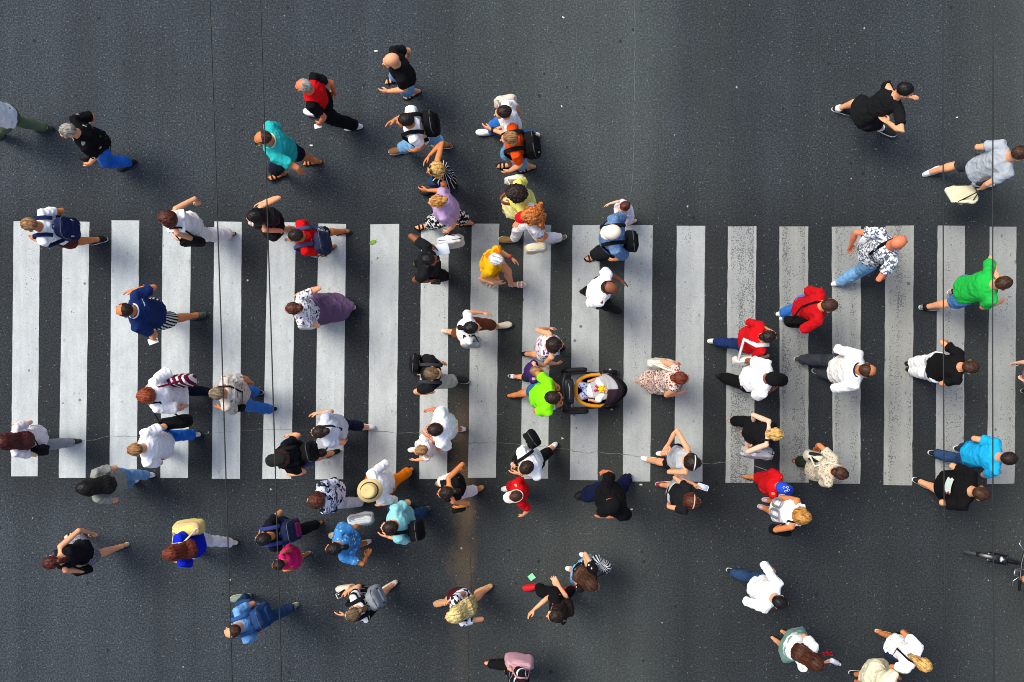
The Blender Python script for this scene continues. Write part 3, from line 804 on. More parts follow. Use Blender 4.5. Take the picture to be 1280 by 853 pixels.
def basis(X, Y, Z, o): return Matrix(((X.x, Y.x, Z.x, o.x), (X.y, Y.y, Z.y, o.y), (X.z, Y.z, Z.z, o.z), (0, 0, 0, 1)))
BAGS = []
def bag(q, b):
    kind, colr, label = b[0], b[1], b[2]; kw = b[3] if len(b) > 3 else {}
    S = q.S; c = fabric(colr); dark = fabric(kw.get('strap', colr if isinstance(colr, str) else '#1a1a1c'))
    if kind == 'backpack':
        k = kw.get('k', 1.) * S / 1.72; w, h, d = .132 * k, .20 * k, .072 * k
        dep = .066 * S * q.w + .020
        sc = q.pel + q.UPv * (q.tl * kw.get('t', .60)); off = kw.get('y', 0) * S
        Mb = q.M @ basis(q.Fb, q.L, q.UPv, sc - q.Fb * (dep + d * .92) + q.L * off); Mi = Mb.inverted() @ q.M
        g = Geo(); g.sq(Matrix(), d, w, h, .45, .45, 26, 16, lambda p: V3((p.x * (1.1 - .25 * p.z / h), p.y * (1 - .12 * p.z / h), p.z)))
        p = from_mesh(g.mesh('tmp')); crumple(p, .020, 9, q.seed)
        o = link('backpack', join('backpack', [p], [c]), None, Mb); tag(o, label, 'backpack')
        g = Geo(); g.sq(T(-d * 1.0, 0, -h * .32), d * .45, w * .74, h * .46, .45, .45, 18, 10); link('pocket', g.mesh('pocket', [fabric(kw.get('trim', colr))]), o)
        pw = lambda x: math.copysign(abs(x) ** .45, x)
        g = Geo(); g.tube([(-d * .45, w * 1.02 * pw(math.cos(a)), h * 1.02 * pw(math.sin(a))) for a in [PI * (-.15 + 1.3 * i / 22) for i in range(23)]], (.006, .007), V3((1, 0, 0)), n=6); link('zip', g.mesh('zip', [plainmat('zip_tape', kw.get('zip', '#4a4b50'), .5, .4)]), o)
        g = Geo(); g.tube([(d * .9, -.03, h * .93), (d * .9, -.02, h * 1.10), (d * .9, .02, h * 1.10), (d * .9, .03, h * .93)], .008, n=6); link('carry_handle', g.mesh('carry_handle', [dark]), o)
        for s in kw.get('sides', (1, -1)):
            y = q.L * (s * .062 * S)
            A = [q.pel + q.UPv * (q.tl * .90) - q.Fb * (dep * 1.02), q.N + q.UPv * .006 * S - q.Fb * (.050 * S), q.N + q.UPv * .016 * S + q.Fb * .010 * S, q.N - q.UPv * .010 * S + q.Fb * .055 * S, q.pel + q.UPv * (q.tl * .86) + q.Fb * (dep * 1.08), q.pel + q.UPv * (q.tl * .72) + q.Fb * (dep + .012)]
            A = [Mi @ (a + y) for a in A] + [Mi @ (q.pel + q.UPv * (q.tl * .5) + q.L * (s * (.105 * S * q.w + .02)) + q.Fb * .03), Mi @ (q.pel + q.UPv * (q.tl * .42) + q.L * (s * .075 * S) - q.Fb * dep * 1.05)]
            g = Geo(); g.tube(A, (.026 * k, .007), V3((0, 1, 0)), n=8); link('strap', g.mesh('strap', [dark]), o)
        if 'piping' in kw:
            g = Geo(); g.tube([(-d * 1.02, -w * .8, h * .1), (-d * 1.28, -w * .5, -h * .7), (-d * 1.28, w * .5, -h * .7), (-d * 1.02, w * .8, h * .1)], .010, n=6); link('piping', g.mesh('piping', [plainmat('piping', kw['piping'])]), o)
    elif kind in ('handbag', 'tote', 'bag'):
        u, v, z = kw['at']; pos = W(u, v, z); rot = math.radians(kw.get('rot', 0)); fa = q.M.to_euler().z
        a, b_, h = kw.get('size', (.15, .055, .12))
        Mb = T(*pos) @ Matrix.Rotation(fa + rot, 4, 'Z'); Mi = Mb.inverted() @ q.M
        if 'tilt' in kw: Mb = Mb @ Matrix.Rotation(math.radians(kw['tilt']), 4, 'X'); Mi = Mb.inverted() @ q.M
        g = Geo(); e = .35 if kind == 'tote' else .5
        g.sq(Matrix(), a, b_, h, e, .5, 26, 14, lambda p: V3((p.x * (1 - .12 * p.z / h), p.y * (1 - .35 * p.z / h), p.z)))
        pm = from_mesh(g.mesh('tmp')); crumple(pm, .017, 9, q.seed + 5)
        nm = {'handbag': 'handbag', 'tote': 'tote_bag', 'bag': 'shoulder_bag'}[kind]
        o = link(nm, join(nm, [pm], [c]), None, Mb); tag(o, label, 'bag')
        g = Geo(); g.tube([(-a * .86, 0, h * .86), (-a * .4, b_ * .1, h * .97), (a * .4, b_ * .1, h * .97), (a * .86, 0, h * .86)], (.006, .012), V3((0, 1, 0)), n=6); link('zip_edge', g.mesh('zip_edge', [dark]), o)
        if 'flap' in kw:
            g = Geo(); g.sq(T(0, 0, h * .45), a * .93, b_ * 1.0, h * .5, e, .5, 20, 10); link('flap', g.mesh('flap', [fabric(kw['flap'])]), o)
        sh = kw.get('sh')
        if sh in (1, -1):        # strap over a shoulder
            A = q.arms[sh]['sh']; tp = q.N.lerp(A, kw.get('in', .62)) + q.UPv * .024 * S
            if kw.get('cross'):
                mid = [Mi @ (tp + q.Fb * .05 * S - q.UPv * .006), Mi @ tp, Mi @ (tp - q.Fb * .05 * S - q.UPv * .008)]
                dp = .078 * S * q.w + .02
                fr, bk = Mi @ (q.pel + q.UPv * (q.tl * .55) + q.Fb * dp), Mi @ (q.pel + q.UPv * (q.tl * .58) - q.Fb * dp)
                pts = [V3((a * .8, 0, h * .8)), fr] + mid + [bk, V3((-a * .8, 0, h * .8))]
            else:
                pts = [V3((a * .8, 0, h * .8)), Mi @ (tp + q.Fb * .045 * S - q.UPv * .02), Mi @ tp, Mi @ (tp - q.Fb * .045 * S - q.UPv * .02), V3((-a * .8, 0, h * .8))]
            g = Geo(); g.tube(pts, (kw.get('sw', .013), .005), V3((0, 1, 0)), n=6); link('strap', g.mesh('strap', [dark]), o)
        elif sh in ('hand1', 'hand-1'):
            A = q.arms[1 if sh == 'hand1' else -1]['hand']; hp = Mi @ A
            for s in (1, -1):
                g = Geo(); g.tube([V3((-a * .5, s * b_ * .5, h * .85)), hp.lerp(V3((-a * .4, 0, h)), .25), hp, hp.lerp(V3((a * .4, 0, h)), .25), V3((a * .5, s * b_ * .5, h * .85))], .007, n=6); link('handle', g.mesh('handle', [dark]), o)
        elif sh is None or sh == 'arch':
            for s in (1, -1):
                g = Geo(); g.tube([(-a * .5, s * b_ * .5, h * .85), (-a * .35, s * b_ * .5, h * 1.5), (a * .35, s * b_ * .5, h * 1.5), (a * .5, s * b_ * .5, h * .85)], .007, n=6); link('handle', g.mesh('handle', [dark]), o)
    elif kind in ('phone', 'paper', 'bottle', 'folder'):
        s = kw['hand']; A = q.arms[s]; X, up_ = A['fd'], V3((0, 0, 1)); Y = perp(X, V3((0, 1, 0))); Z = X.cross(Y)
        pos = A['hand'] + X * kw.get('d', .05) + V3(kw.get('o', (0, 0, 0)))
        Mb = q.M @ basis(X, Y, Z, pos); g = Geo()
        if kind == 'phone':
            if kw.get('flat'): Mb = q.M @ T(*pos) @ Matrix.Rotation(-.5, 4, 'Y')
            g.sq(Matrix(), .075, .037, .006, .15, .25, 20, 6); o = link('phone', g.mesh('phone', [c], False), None, Mb); tag(o, label, 'phone')
            g = Geo(); g.poly([(-.066, -.032), (.066, -.032), (.066, .032), (-.066, .032)], .0062, .0068); link('screen', g.mesh('screen', [plainmat('screen_glass', kw.get('screen', '#15181c'), .1, .6)]), o)
        elif kind == 'paper':
            a, b_ = kw.get('size', (.07, .05))
            n = 7
            for i in range(n):
                for k in range(n):
                    x, y = (i / (n - 1) - .5) * 2 * a, (k / (n - 1) - .5) * 2 * b_; g.v.append(V3((x, y, .012 * math.sin(x * 25) + .01 * math.cos(y * 30))))
            for i in range(n - 1):
                for k in range(n - 1): g.face((i * n + k, (i + 1) * n + k, (i + 1) * n + k + 1, i * n + k + 1))
            m0 = len(g.v); g.v += [p - V3((0, 0, .002)) for p in g.v[:]]; g.f += [tuple(m0 + i for i in f[::-1]) for f in g.f[:]]; g.m = [0] * len(g.f)
            Mb = q.M @ T(*pos) @ Matrix.Rotation(kw.get('rot', .3), 4, 'Z') @ Matrix.Rotation(.35, 4, 'Y')
            o = link('paper_sheet', g.mesh('paper_sheet', [c]), None, Mb); tag(o, label, 'paper')
        elif kind == 'bottle':
            g.tube([(-.09, 0, 0), (-.085, 0, 0), (.05, 0, 0), (.08, 0, 0), (.10, 0, 0)], [.030, .033, .033, .016, .014], n=14, dome=.1)
            Mb = q.M @ T(*pos) @ Matrix.Rotation(.6, 4, 'Y'); m = plainmat('clear_plastic', colr, .15, .5)
            o = link('drink_bottle', g.mesh('drink_bottle', [m]), None, Mb); tag(o, label, 'bottle')
            g = Geo(); g.tube([(.10, 0, 0), (.122, 0, 0)], .017, n=12, dome=.1); link('bottle_cap', g.mesh('bottle_cap', [plainmat('cap_plastic', '#d8dde4')]), o)
# ---------------------------------------------------------------- the people (photo pixels of head, feet and hands; facing in degrees, 0 = towards the photo's right)
def num_mark(q, o):
    """two grey ring numerals across the shirt's back, read from behind"""
    dep = .078 * q.S * q.w + .016
    for y, rx in ((.075, .05), (-.065, .05)):
        g = Geo(); pts = []
        for i in range(20):
            a = 2 * PI * i / 20; t = .42 + .27 * math.copysign(abs(math.sin(a)) ** .6, math.sin(a)); yy = y + rx * math.copysign(abs(math.cos(a)) ** .6, math.cos(a))
            pts.append(q.pel + q.UPv * (q.tl * t) - q.Fb * (dep * (1 - .5 * abs(yy / .2) ** 2.5) + .004) + V3((0, yy, 0)))
        g.tube(pts, (.004, .018), q.Fb, n=6, closed=True); link('number_print', g.mesh('number_print', [plainmat('grey_print', '#7d8188')]), o)
def block_mark(q, o):
    dep = .078 * q.S * q.w + .016
    for hexc, t0, t1, y0, y1 in (('#d5e6da', .50, .78, -.085, .095), ('#a33a4a', .52, .76, -.108, -.088)):
        g = Geo(); n = 8
        for i in range(n):
            for k in range(n):
                t = t0 + (t1 - t0) * i / (n - 1); y = y0 + (y1 - y0) * k / (n - 1) + .012 * math.sin(i * 1.7)
                g.v.append(q.pel + q.UPv * (q.tl * t) - q.Fb * (dep + .012 - .25 * y * y / dep) + V3((0, y, 0)))
        for i in range(n - 1):
            for k in range(n - 1): a = i * n + k; g.face((a, a + 1, a + n + 1, a + n))
        link('back_print', g.mesh('back_print', [plainmat('back_print', hexc)]), o)

JE, JL, JD = ('denim', '#2a5fae', '#3f83d8'), ('denim', '#5d8fbe', '#86b4d8'), ('denim', '#1d3150', '#33517c')
JV = ('denim', '#1552b8', '#2f7be0')
NAVY, BLACK, WHITE, RED = '#1b2444', '#101012', '#f6f6f6', '#cc1016'
SNK = ('shoe', '#f0f0f0', '#ffffff'); BSH = ('shoe', '#151515', '#e8e8e8'); BLK = ('shoe', '#131313', '#1a1a1a'); SAN = ('sandal', '#1a1512', '#2a211b'); SANB = ('sandal', '#d8c3a0', '#b99a70')

# --- upper left, walking left
P('man in white shirt and olive trousers half out of the left edge above the crossing', (-38, 128), 185, [(54, 161), (-8, 171)], [(-10, 108), (-20, 172)], top=('tee', WHITE), bottom=('trousers', '#5c6a4e'), shoes=('shoe', '#2c352c', '#39433a'))
P('grey haired person in black shirt with pale flower print and bright blue jeans', (85, 164), 200, [(158, 207), (112, 196)], [(110, 207, .85), (116, 150, .95)], hair=('short', 'grey'), top=('tee', ('floral', '#0b0b0d', '#cfc7b4', '#8d8a80', 9, .24), {'sleeve': .85, 'loose': .02}), bottom=('trousers', JV), shoes=('shoe', '#15171c', '#2a2a2a'), w=1.1, belly=.02)
P('young man in white tee wearing a navy backpack and rust shorts at the leftmost stripe', (37, 281), 183, [(121, 301), (62, 290)], [(70, 267, 1.05), (40, 299, .95)], hair=('short', 'light'), skin='tan', bottom=('shorts', '#5a2418'), shoes=BSH, extra={'sock': '#222222'},
  bags=[('backpack', '#18224a', 'navy backpack with pale piping on the young man at the leftmost stripe', {'piping': '#c8ccd6', 't': .5}), ('phone', '#2a2c30', 'phone held by the young man with the navy backpack', {'hand': -1, 'flat': 1})])
P('woman with auburn hair in white blouse and wide white trousers', (209, 274), 183, [(284, 294), (236, 287)], [(247, 253, 1.02), (222, 300, 1.05)], sex='f', S=1.68, hair=('bob', 'auburn'), top=('tank', '#f3f0ee', {'strap': 1.3, 'hem': -.2}), bottom=('trousers', '#f2eeec', {'tight': 3}), shoes=('sandal', '#c79c3a', '#15120f'), w=1.05,
  bags=[('bag', '#121214', 'black shoulder bag of the woman in white blouse and white trousers', {'at': (240, 302, .95), 'size': (.15, .05, .11), 'sh': 1})])
P('woman with long black hair in dark strap dress beside the man in red tee', (318, 271), 190, [(357, 287), (322, 279)], [(352, 290, .8), (322, 255, 1.15)], sex='f', S=1.63, hair=('long', 'black', .72), skin='light', top=('tank', '#18141a'), bottom=('skirt', '#191316', {'z': .40, 'fl': .02}), shoes=('sandal', '#e8e8e8', '#c8c8c8'))
P('man in red tee with slate backpack and patterned shorts', (369, 295), 190, [(410, 313, 215), (427, 290)], [(394, 316, 1.0)], S=1.66, hair=('short', 'dark'), top=('tee', '#d40d14', {'loose': .018}), bottom=('shorts', ('camo', '#15161b', '#d8d8dc', 14), {'len': 1.05}), shoes=('sandal', '#2a211b', '#6b5a45'), skin='tan',
  bags=[('backpack', '#2a2f48', 'slate backpack on the man in red tee', {'strap': '#40486c', 'y': .05, 't': .66})])
P('woman in floral blouse, black belt and long mauve skirt', (366, 386), 182, [(435, 386), (395, 384)], [(372, 367, 1.1), (388, 408, 1.05)], sex='f', hair=('bun', 'auburn'), top=('tee', ('floral', '#e9e6ea', '#3b3a44', '#8b8894', 26, .40), {'sleeve': .55}), bottom=('skirt', '#6b5273', {'z': .13, 'fl': .055}), shoes=('shoe', '#e9dcc2', '#d8c9ac'), extra={'belt': '#141416'}, w=1.1,
  bags=[('handbag', '#e6e2dc', 'white handbag of the woman in mauve skirt', {'at': (384, 406, 1.0), 'size': (.12, .045, .09), 'sh': None})])
P('grey haired man in red and black polo with black trousers', (380, 108), 175, [(391, 142), (441, 159)], [(417, 116, .95), (399, 156, .95)], hair=('receding', 'grey'), skin='red', top=('tee', ('panel', '#0d0c0e', '#d90a12', 1.08, .13), {'loose': .02}), bottom=('trousers', '#0f0f12', {'tight': 2}), shoes=('shoe', '#f0f0f0', '#f6f6f6'), w=1.05,
  bags=[('paper', '#e6e4df', 'small white slip held by the man in red and black polo', {'hand': 1, 'size': (.05, .03)})])
P('big man in turquoise polo with dark shorts and sunglasses', (329, 173), 190, [(346, 221, 200), (390, 203)], [(378, 218, 1.0)], S=1.80, hair=('receding', 'brown'), skin='tan', top=('tee', '#28b3b0', {'loose': .028}), bottom=('shorts', '#161b2a', {'len': 1.15}), shoes=SAN, w=1.22, belly=.035, glasses='face', extra={'collar': '#d9d0b0'})
P('bald man in black tee and denim shorts at the top of the photo', (489, 76), 195, [(515, 118, 205), (492, 100)], [(479, 115, 1.05), (509, 74, .95)], hair=('bald',), skin='light', top=('tee', BLACK, {'loose': .02}), bottom=('shorts', JL, {'len': 1.2}), shoes=SAN, w=1.05)
P('dark haired man in white tee with black backpack and brown shoes', (507, 151), 186, [(498, 189), (552, 182)], [(486, 153, 1.1), (516, 190, .9)], S=1.78, hair=('short', 'black'), skin='tan', bottom=('capri', JL), shoes=('shoe', '#8a5a34', '#f0ece4'),
  bags=[('backpack', '#111113', 'black backpack on the dark haired man with brown shoes', {'y': -.02})])
P('brown haired person in white top and blue jeans beside the orange shirt', (629, 141), 190, [(606, 166), (663, 172)], [(607, 160, 1.0)], S=1.68, sex='f', hair=('short', 'dark'), top=('tee', '#f4f2ef', {'loose': .02}), bottom=('trousers', JE, {'tight': .4}), shoes=SNK, extra={'watch': (1, '#131313')}, w=1.05,
  bags=[('bag', '#d8cdbd', 'cream slouchy bag carried by the person in white top and blue jeans', {'at': (632, 126, .95), 'size': (.14, .06, .11), 'sh': -1})])
P('fair haired man in orange tee with black backpack', (637, 173), 188, [(632, 207), (659, 211)], [(633, 216, .9), (622, 160, .9)], S=1.70, hair=('short', 'light'), top=('tee', '#f0500f', {'loose': .02}), bottom=('shorts', JL, {'len': 1.1}), shoes=SAN,
  bags=[('backpack', '#141416', 'black backpack with yellow trim on the man in orange tee', {'y': .02, 'piping': '#e8c840', 'k': 1.1})])
P('blonde woman with sunglasses on her head in dark striped top', (544, 212), 195, [(536, 240), (560, 236)], [(528, 238, 1.05), (531, 201, 1.2)], sex='f', hair=('bob', 'blond'), skin='tan', top=('tank', ('vstripe', '#12131a', '#c9ccd6', .06, .82), {'strap': 1.2}), bottom=('trousers', JD, {'tight': .3}), shoes=BLK, glasses='head')
P('woman in lilac tee with blonde bun and black and white patterned trousers', (546, 252), 185, [(529, 284), (581, 279)], [(558, 291, .95)], sex='f', hair=('bun', 'honey'), top=('tee', '#b89bc4', {'loose': .03}), bottom=('capri', ('camo', '#0f0f12', '#e4e4e4', 22), {'tight': 2.4}), shoes=('sandal', '#141414', '#141414'), w=1.25, belly=.03,
  bags=[('tote', '#e0e2e6', 'white bag with black rim carried by the woman in lilac tee', {'at': (563, 301, .62), 'size': (.17, .07, .13), 'sh': 'hand1', 'strap': '#101012'})])
P('woman with round dark brown curls in pale yellow blouse', (644, 243), 188, [(640, 262), (664, 256)], [(632, 255, 1.1), (628, 244, 1.1)], sex='f', S=1.64, hair=('curly', 'dark'), skin='brown', top=('tee', '#e8e070', {'sleeve': .95, 'loose': .03, 'flare': .05}), bottom=('skirt', '#e6e2a0', {'z': .3}), shoes=SANB, w=1.1,
  bags=[('bag', '#e9e6dc', 'white bag carried by the curly haired woman in pale yellow', {'at': (643, 224, .95), 'size': (.12, .045, .10), 'sh': -1})])
P('woman with bushy orange hair and red cap in white trousers', (661, 271), 188, [(634, 300), (697, 299)], [(646, 279, 1.15, -1), (676, 302, .85, 1)], sex='f', S=1.66, hair=('bigcurly', 'orange'), skin='tan', top=('tee', ('floral', '#efeef2', '#5a5f9a', '#c9a0b0', 10, .28), {'sleeve': .5}), bottom=('trousers', '#f0f0f4', {'tight': .6}), shoes=('shoe', '#8a6a3c', '#f4f0e0'), hat=('cap', '#c60d1c', '#efe6e6'),
  bags=[('tote', '#e2d9b8', 'cream tote with dark print carried by the woman in the red cap', {'at': (670, 310, .62), 'size': (.14, .055, .13), 'sh': 'hand1', 'flap': '#efeae0'})])
P('dark skinned man in black tee holding a phone and a white sheet', (536, 325), 355, [(551, 344), (530, 330)], [(543, 308, 1.15), (541, 352, 1.0)], S=1.76, hair=('short', 'black'), skin='brown', top=('tee', '#17191c', {'sleeve': .55}), bottom=('trousers', '#0e0e10'), shoes=('shoe', '#5c5a3a', '#20201c'), lean=-2,
  bags=[('paper', '#dbe6f2', 'pale blue white sheet held by the dark skinned man in black tee', {'hand': 1, 'size': (.10, .07), 'd': .09}), ('phone', '#101114', 'black phone held by the dark skinned man in black tee', {'hand': -1, 'flat': 1})])
P('white haired woman in golden yellow dress with white sandals', (621, 325), 340, [(647, 356, 0), (608, 353)], [(645, 326, 1.05), (626, 355, 1.0)], sex='f', S=1.62, hair=('short', 'white'), skin='light', top=('dress', ('floral', '#e8a90c', '#c9700a', '#f0bf20', 7, .45), {'sleeve': .6, 'z': .42, 'fl': .0, 'loose': .012}), bottom=(None, None), shoes=('sandal', '#f2f2f2', '#e0dcd0'), w=1.1, belly=.02, extra={'watch': (1, '#c83028')})
P('woman in white tee and brown trousers with dark ponytail', (590, 410), 2, [(564, 415), (629, 407)], [(610, 391, 1.0), (592, 429, .95)], sex='f', S=1.66, hair=('pony', 'black'), top=('tee', '#f6f5f2', {'loose': .02}), bottom=('capri', '#6e3c24', {'tight': .8}), shoes=('shoe', '#cfc4ab', '#e8e2d2'),
  bags=[('bag', '#b9b6b2', 'grey shoulder bag of the woman in white tee and brown trousers', {'at': (589, 428, .98), 'size': (.12, .06, .11), 'sh': -1, 'strap': '#2a2018'})])

# --- the middle of the crossing
P('woman with dark curls in low backed floral top beside the boy in purple', (694, 431), 5, [(664, 443), (694, 436)], [(690, 410, 1.0), (698, 455, .9)], sex='f', hair=('bob', 'dark'), skin='light', top=('tank', ('floral', '#e8dfe6', '#5a3f6a', '#b98aa0', 12, .35), {'neck': .80}), bottom=('shorts', ('floral', '#e8dfe6', '#5a3f6a', '#b98aa0', 12, .35), {'len': .8}), shoes=BLK)
P('small boy in purple tee walking beside the pram', (671, 464), 0, [(643, 471), (672, 468)], [(684, 459, .62)], S=1.16, hair=('short', 'light'), top=('tee', '#3a2266', {'loose': .02}), bottom=('shorts', '#23252e', {'len': .9}), shoes=('shoe', '#17171c', '#e0e0e4'), extra={'sock': '#f0f0f0'})
P('man in neon green tee and denim shorts pushing the pram', (692, 497), 358, [(645, 494), (694, 500)], [(699, 483, 1.03), (702, 507, 1.03)], S=1.78, hair=('short', 'dark'), skin='tan', top=('tee', '#84ee12', {'loose': .02}), bottom=('shorts', ('denim', '#24527e', '#3f78ac'), {'len': .95}), shoes=SAN, extra={'watch': (-1, '#f2f2f2')}, grip=('b',), lean=11)
P('man in dark tee with black pack, pale trousers and black shoes', (541, 467), 358, [(575, 475), (530, 466)], [(553, 453, 1.05), (538, 492, 1.05)], hair=('short', 'mouse'), skin='light', top=('tee', '#16171a', {'sleeve': .6}), bottom=('capri', '#b9bbae', {'tight': 1.2}), shoes=('shoe', '#121214', '#d8d8d8'), lean=2,
  bags=[('backpack', '#131416', 'small black backpack on the man in dark tee and pale trousers', {'y': .07, 'k': .85, 'strap': '#33343a'})])
P('man in long white shirt with shaved dark hair beside the blond boy', (543, 537), 182, [(569, 536), (536, 546)], [(535, 512, .95), (531, 544, 1.1)], hair=('short', 'dark'), skin='red', top=('tee', '#fafafa', {'loose': .035, 'hem': -.22, 'sleeve': .7}), bottom=('shorts', '#c9c2b6'), shoes=('shoe', '#f2f2f2', '#ffffff'), w=1.1)
P('blond boy in white tee holding the hand of the man in white', (526, 563), 195, [(540, 560), (518, 562)], [(516, 576, .8), (549, 561, .85)], S=1.22, hair=('short', 'light'), top=('tee', '#f4f3f6', {'loose': .02}), bottom=('shorts', '#d8d8dc'), shoes=SNK)
P('woman in black waistcoat and white shorts turning by the stripe ends', (557, 616), 192, [(593, 613), (556, 604)], [(580, 585, 1.05), (571, 635, 1.0)], sex='f', hair=('pony', 'dark'), skin='tan', top=('tank', '#121013', {'strap': 1.4, 'neck': .93}), bottom=('capri', '#f4f2f4', {'tight': 1.}), shoes=('shoe', '#c79a5a', '#caa878'),
  bags=[('handbag', '#15140f', 'little black bag in the hand of the woman in black waistcoat', {'at': (573, 637, .72), 'size': (.09, .035, .06), 'sh': 'hand1'})])
P('man in white tee with a black shoulder pack behind the child in red', (657, 585), 215, [(687, 562), (650, 577)], [(640, 582, 1.0), (642, 592, 1.0)], hair=('short', 'dark'), top=('tee', '#fbfbfb', {'loose': .025}), bottom=('capri', '#141416'), shoes=('shoe', '#e6e4d8', '#f4f2ea'), w=1.05,
  bags=[('backpack', '#141416', 'black pack slung over one shoulder of the man in white tee', {'y': -.13, 'k': .8, 'sides': (-1,), 't': .72})])
P('child in red tee with white visor', (644, 620), 195, [(650, 612), (636, 611)], [(652, 646, .75)], S=1.34, hair=('short', 'brown'), top=('tee', '#d80f16', {'loose': .03, 'sleeve': .8}), bottom=('shorts', '#b50d14'), shoes=SNK, hat=('visor', '#f0e6d8'))
P('heavy man in black shirt and black cap below the stripes', (763, 633), 212, [(729, 617), (778, 602)], [(750, 647, 1.15), (752, 589, .95)], S=1.80, hair=('buzz', 'black'), skin='red', top=('tee', '#0c0c0f', {'loose': .035, 'sleeve': .8}), bottom=('trousers', ('denim', '#0b1230', '#151d44'), {'tight': 2.2}), shoes=BLK, hat=('cap', '#0c0d10'), w=1.3, belly=.05, extra={'collar': '#0c0c0f'})
P('woman with long dark hair in grey tank top and black shorts', (867, 578), 355, [(813, 575), (833, 567)], [(832, 562, 1.1), (847, 586, 1.0)], sex='f', hair=('bob', 'dark'), skin='light', top=('tank', '#aeb2b8', {'neck': .86, 'strap': .7}), bottom=('shorts', '#121214', {'len': .75}), shoes=('shoe', '#f6f6f6', '#ffffff'), extra={'headband': '#e8e4e0'})
P('woman with brown hair in black top and grey skirt holding a phone', (866, 627), 352, [(832, 606), (850, 612)], [(873, 607, 1.1), (837, 626, .95)], sex='f', S=1.62, hair=('bob', 'auburn'), skin='light', top=('tee', '#18191d', {'neck': .93, 'sleeve': .4}), bottom=('skirt', '#a5acb0', {'z': .40, 'fl': .02}), shoes=('shoe', '#8a2438', '#f4f0f0'), extra={'headband': '#d8b090', 'watch': (-1, '#2a1a14')},
  bags=[('phone', '#e8eaf0', 'white phone held by the woman in grey skirt', {'hand': 1, 'screen': '#cfd8e8'})])
P('child in red tee with a blue cap', (978, 610), 338, [(935, 597), (962, 612)], [(967, 590, .8), (984, 622, .8)], S=1.24, hair=('short', 'brown'), top=('tee', '#c80e18', {'loose': .035, 'sleeve': .9}), bottom=('shorts', '#c41019', {'len': 1.1, 'tight': 2}), shoes=('sandal', '#3a1814', '#241412'), hat=('cap', '#1f49c0', '#e8ecf4'), skin='tan')
P('person with curly light hair in white sleeveless top numbered on the back', (1004, 646), 348, [(960, 637), (966, 626)], [(978, 628, .95), (982, 655, 1.0)], S=1.70, hair=('medium', 'honey'), skin='tan', top=('tank', '#f4f4f6', {'strap': 1.1, 'loose': .02}), bottom=('shorts', '#e8e8ee'), shoes=('shoe', '#c8a0ac', '#e6d8dc'), extra={'backmark': num_mark}, w=1.05,
  bags=[('bag', '#111113', 'black bag under the arm of the person in numbered white top', {'at': (976, 664, .95), 'size': (.13, .05, .12), 'sh': -1})])
P('bald man in white shirt and black trousers holding a white phone', (762, 360), 345, [(738, 366), (766, 386)], [(781, 353, 1.0), (745, 383, .95)], hair=('ring', 'dark'), skin='brown', top=('tee', '#fbfbfb', {'loose': .02, 'sleeve': .85}), bottom=('trousers', '#141517'), shoes=BLK,
  bags=[('phone', '#eceae4', 'white phone in the trailing hand of the bald man in white shirt', {'hand': -1})])
P('grandfather in blue shirt with cream cap and black backpack', (764, 291), 185, [(743, 322), (768, 318)], [(766, 275, .95), (766, 326, .95)], hair=('short', 'white'), top=('tee', ('dots', '#5c7ba4', '#7f9cc0', 40, .3), {'loose': .03, 'sleeve': .95}), bottom=('trousers', '#1c1d22', {'tight': 2}), shoes=('sandal', '#3a2a1c', '#2a2018'), hat=('flat', '#f3e6d2'), w=1.22, belly=.03,
  bags=[('backpack', '#131416', 'black backpack on the grandfather in blue shirt', {'y': .04, 'k': .92, 't': .55})])
P('toddler girl with red brown hair in pale pink dress', (780, 259), 195, [(789, 278), (776, 272)], [(758, 256, .78), (769, 274, .80)], S=1.02, sex='f', hair=('short', 'auburn'), skin='pale', top=('dress', '#e9dfea', {'sleeve': .3, 'z': .42, 'fl': .06}), bottom=(None, None), shoes=('shoe', '#e8c8c0', '#d8b0a8'), look=20)
P('woman with auburn hair in long leopard print dress', (851, 473), 357, [(806, 476), (834, 480)], [(846, 453, 1.05), (856, 491, 1.0)], sex='f', S=1.66, hair=('bun', 'red'), skin='light', top=('dress', ('leopard', '#d8c0b4', '#5a3434', '#94605a', 34, .42), {'sleeve': 0, 'neck': .9, 'z': .14, 'fl': .03}), bottom=(None, None), shoes=SANB, w=1.12,
  bags=[('bag', '#e2dccb', 'cream handbag of the woman in leopard dress', {'at': (826, 455, .95), 'size': (.17, .06, .11), 'sh': 1})])

# --- the right half
P('woman in red long sleeved top with white cross bag', (961, 421), 5, [(896, 427), (946, 420)], [(966, 414, 1.1), (957, 447, .95)], sex='f', hair=('bun', 'dark'), top=('long', '#c90c16', {'neck': .95, 'cuff': .4, 'loose': .018}), bottom=('trousers', ('denim', '#14224a', '#20356a'), {'tight': .3}), shoes=('shoe', '#e8e2d8', '#f0ece4'), w=1.15,
  bags=[('bag', '#e6e2dc', 'white bag on a white strap worn by the woman in red top', {'at': (932, 450, .9), 'size': (.15, .05, .11), 'sh': -1, 'cross': 1, 'sw': .03})])
P('man in white tee with black cap and black trousers', (967, 474), 352, [(908, 473), (956, 470)], [(968, 487, 1.0)], hair=('short', 'black'), top=('tee', '#fbfbfb', {'loose': .03, 'hem': -.2, 'sleeve': .75}), bottom=('trousers', '#0f0f11', {'tight': 1.3}), shoes=BLK, hat=('cap', '#0f1012'), w=1.12, skin='brown')
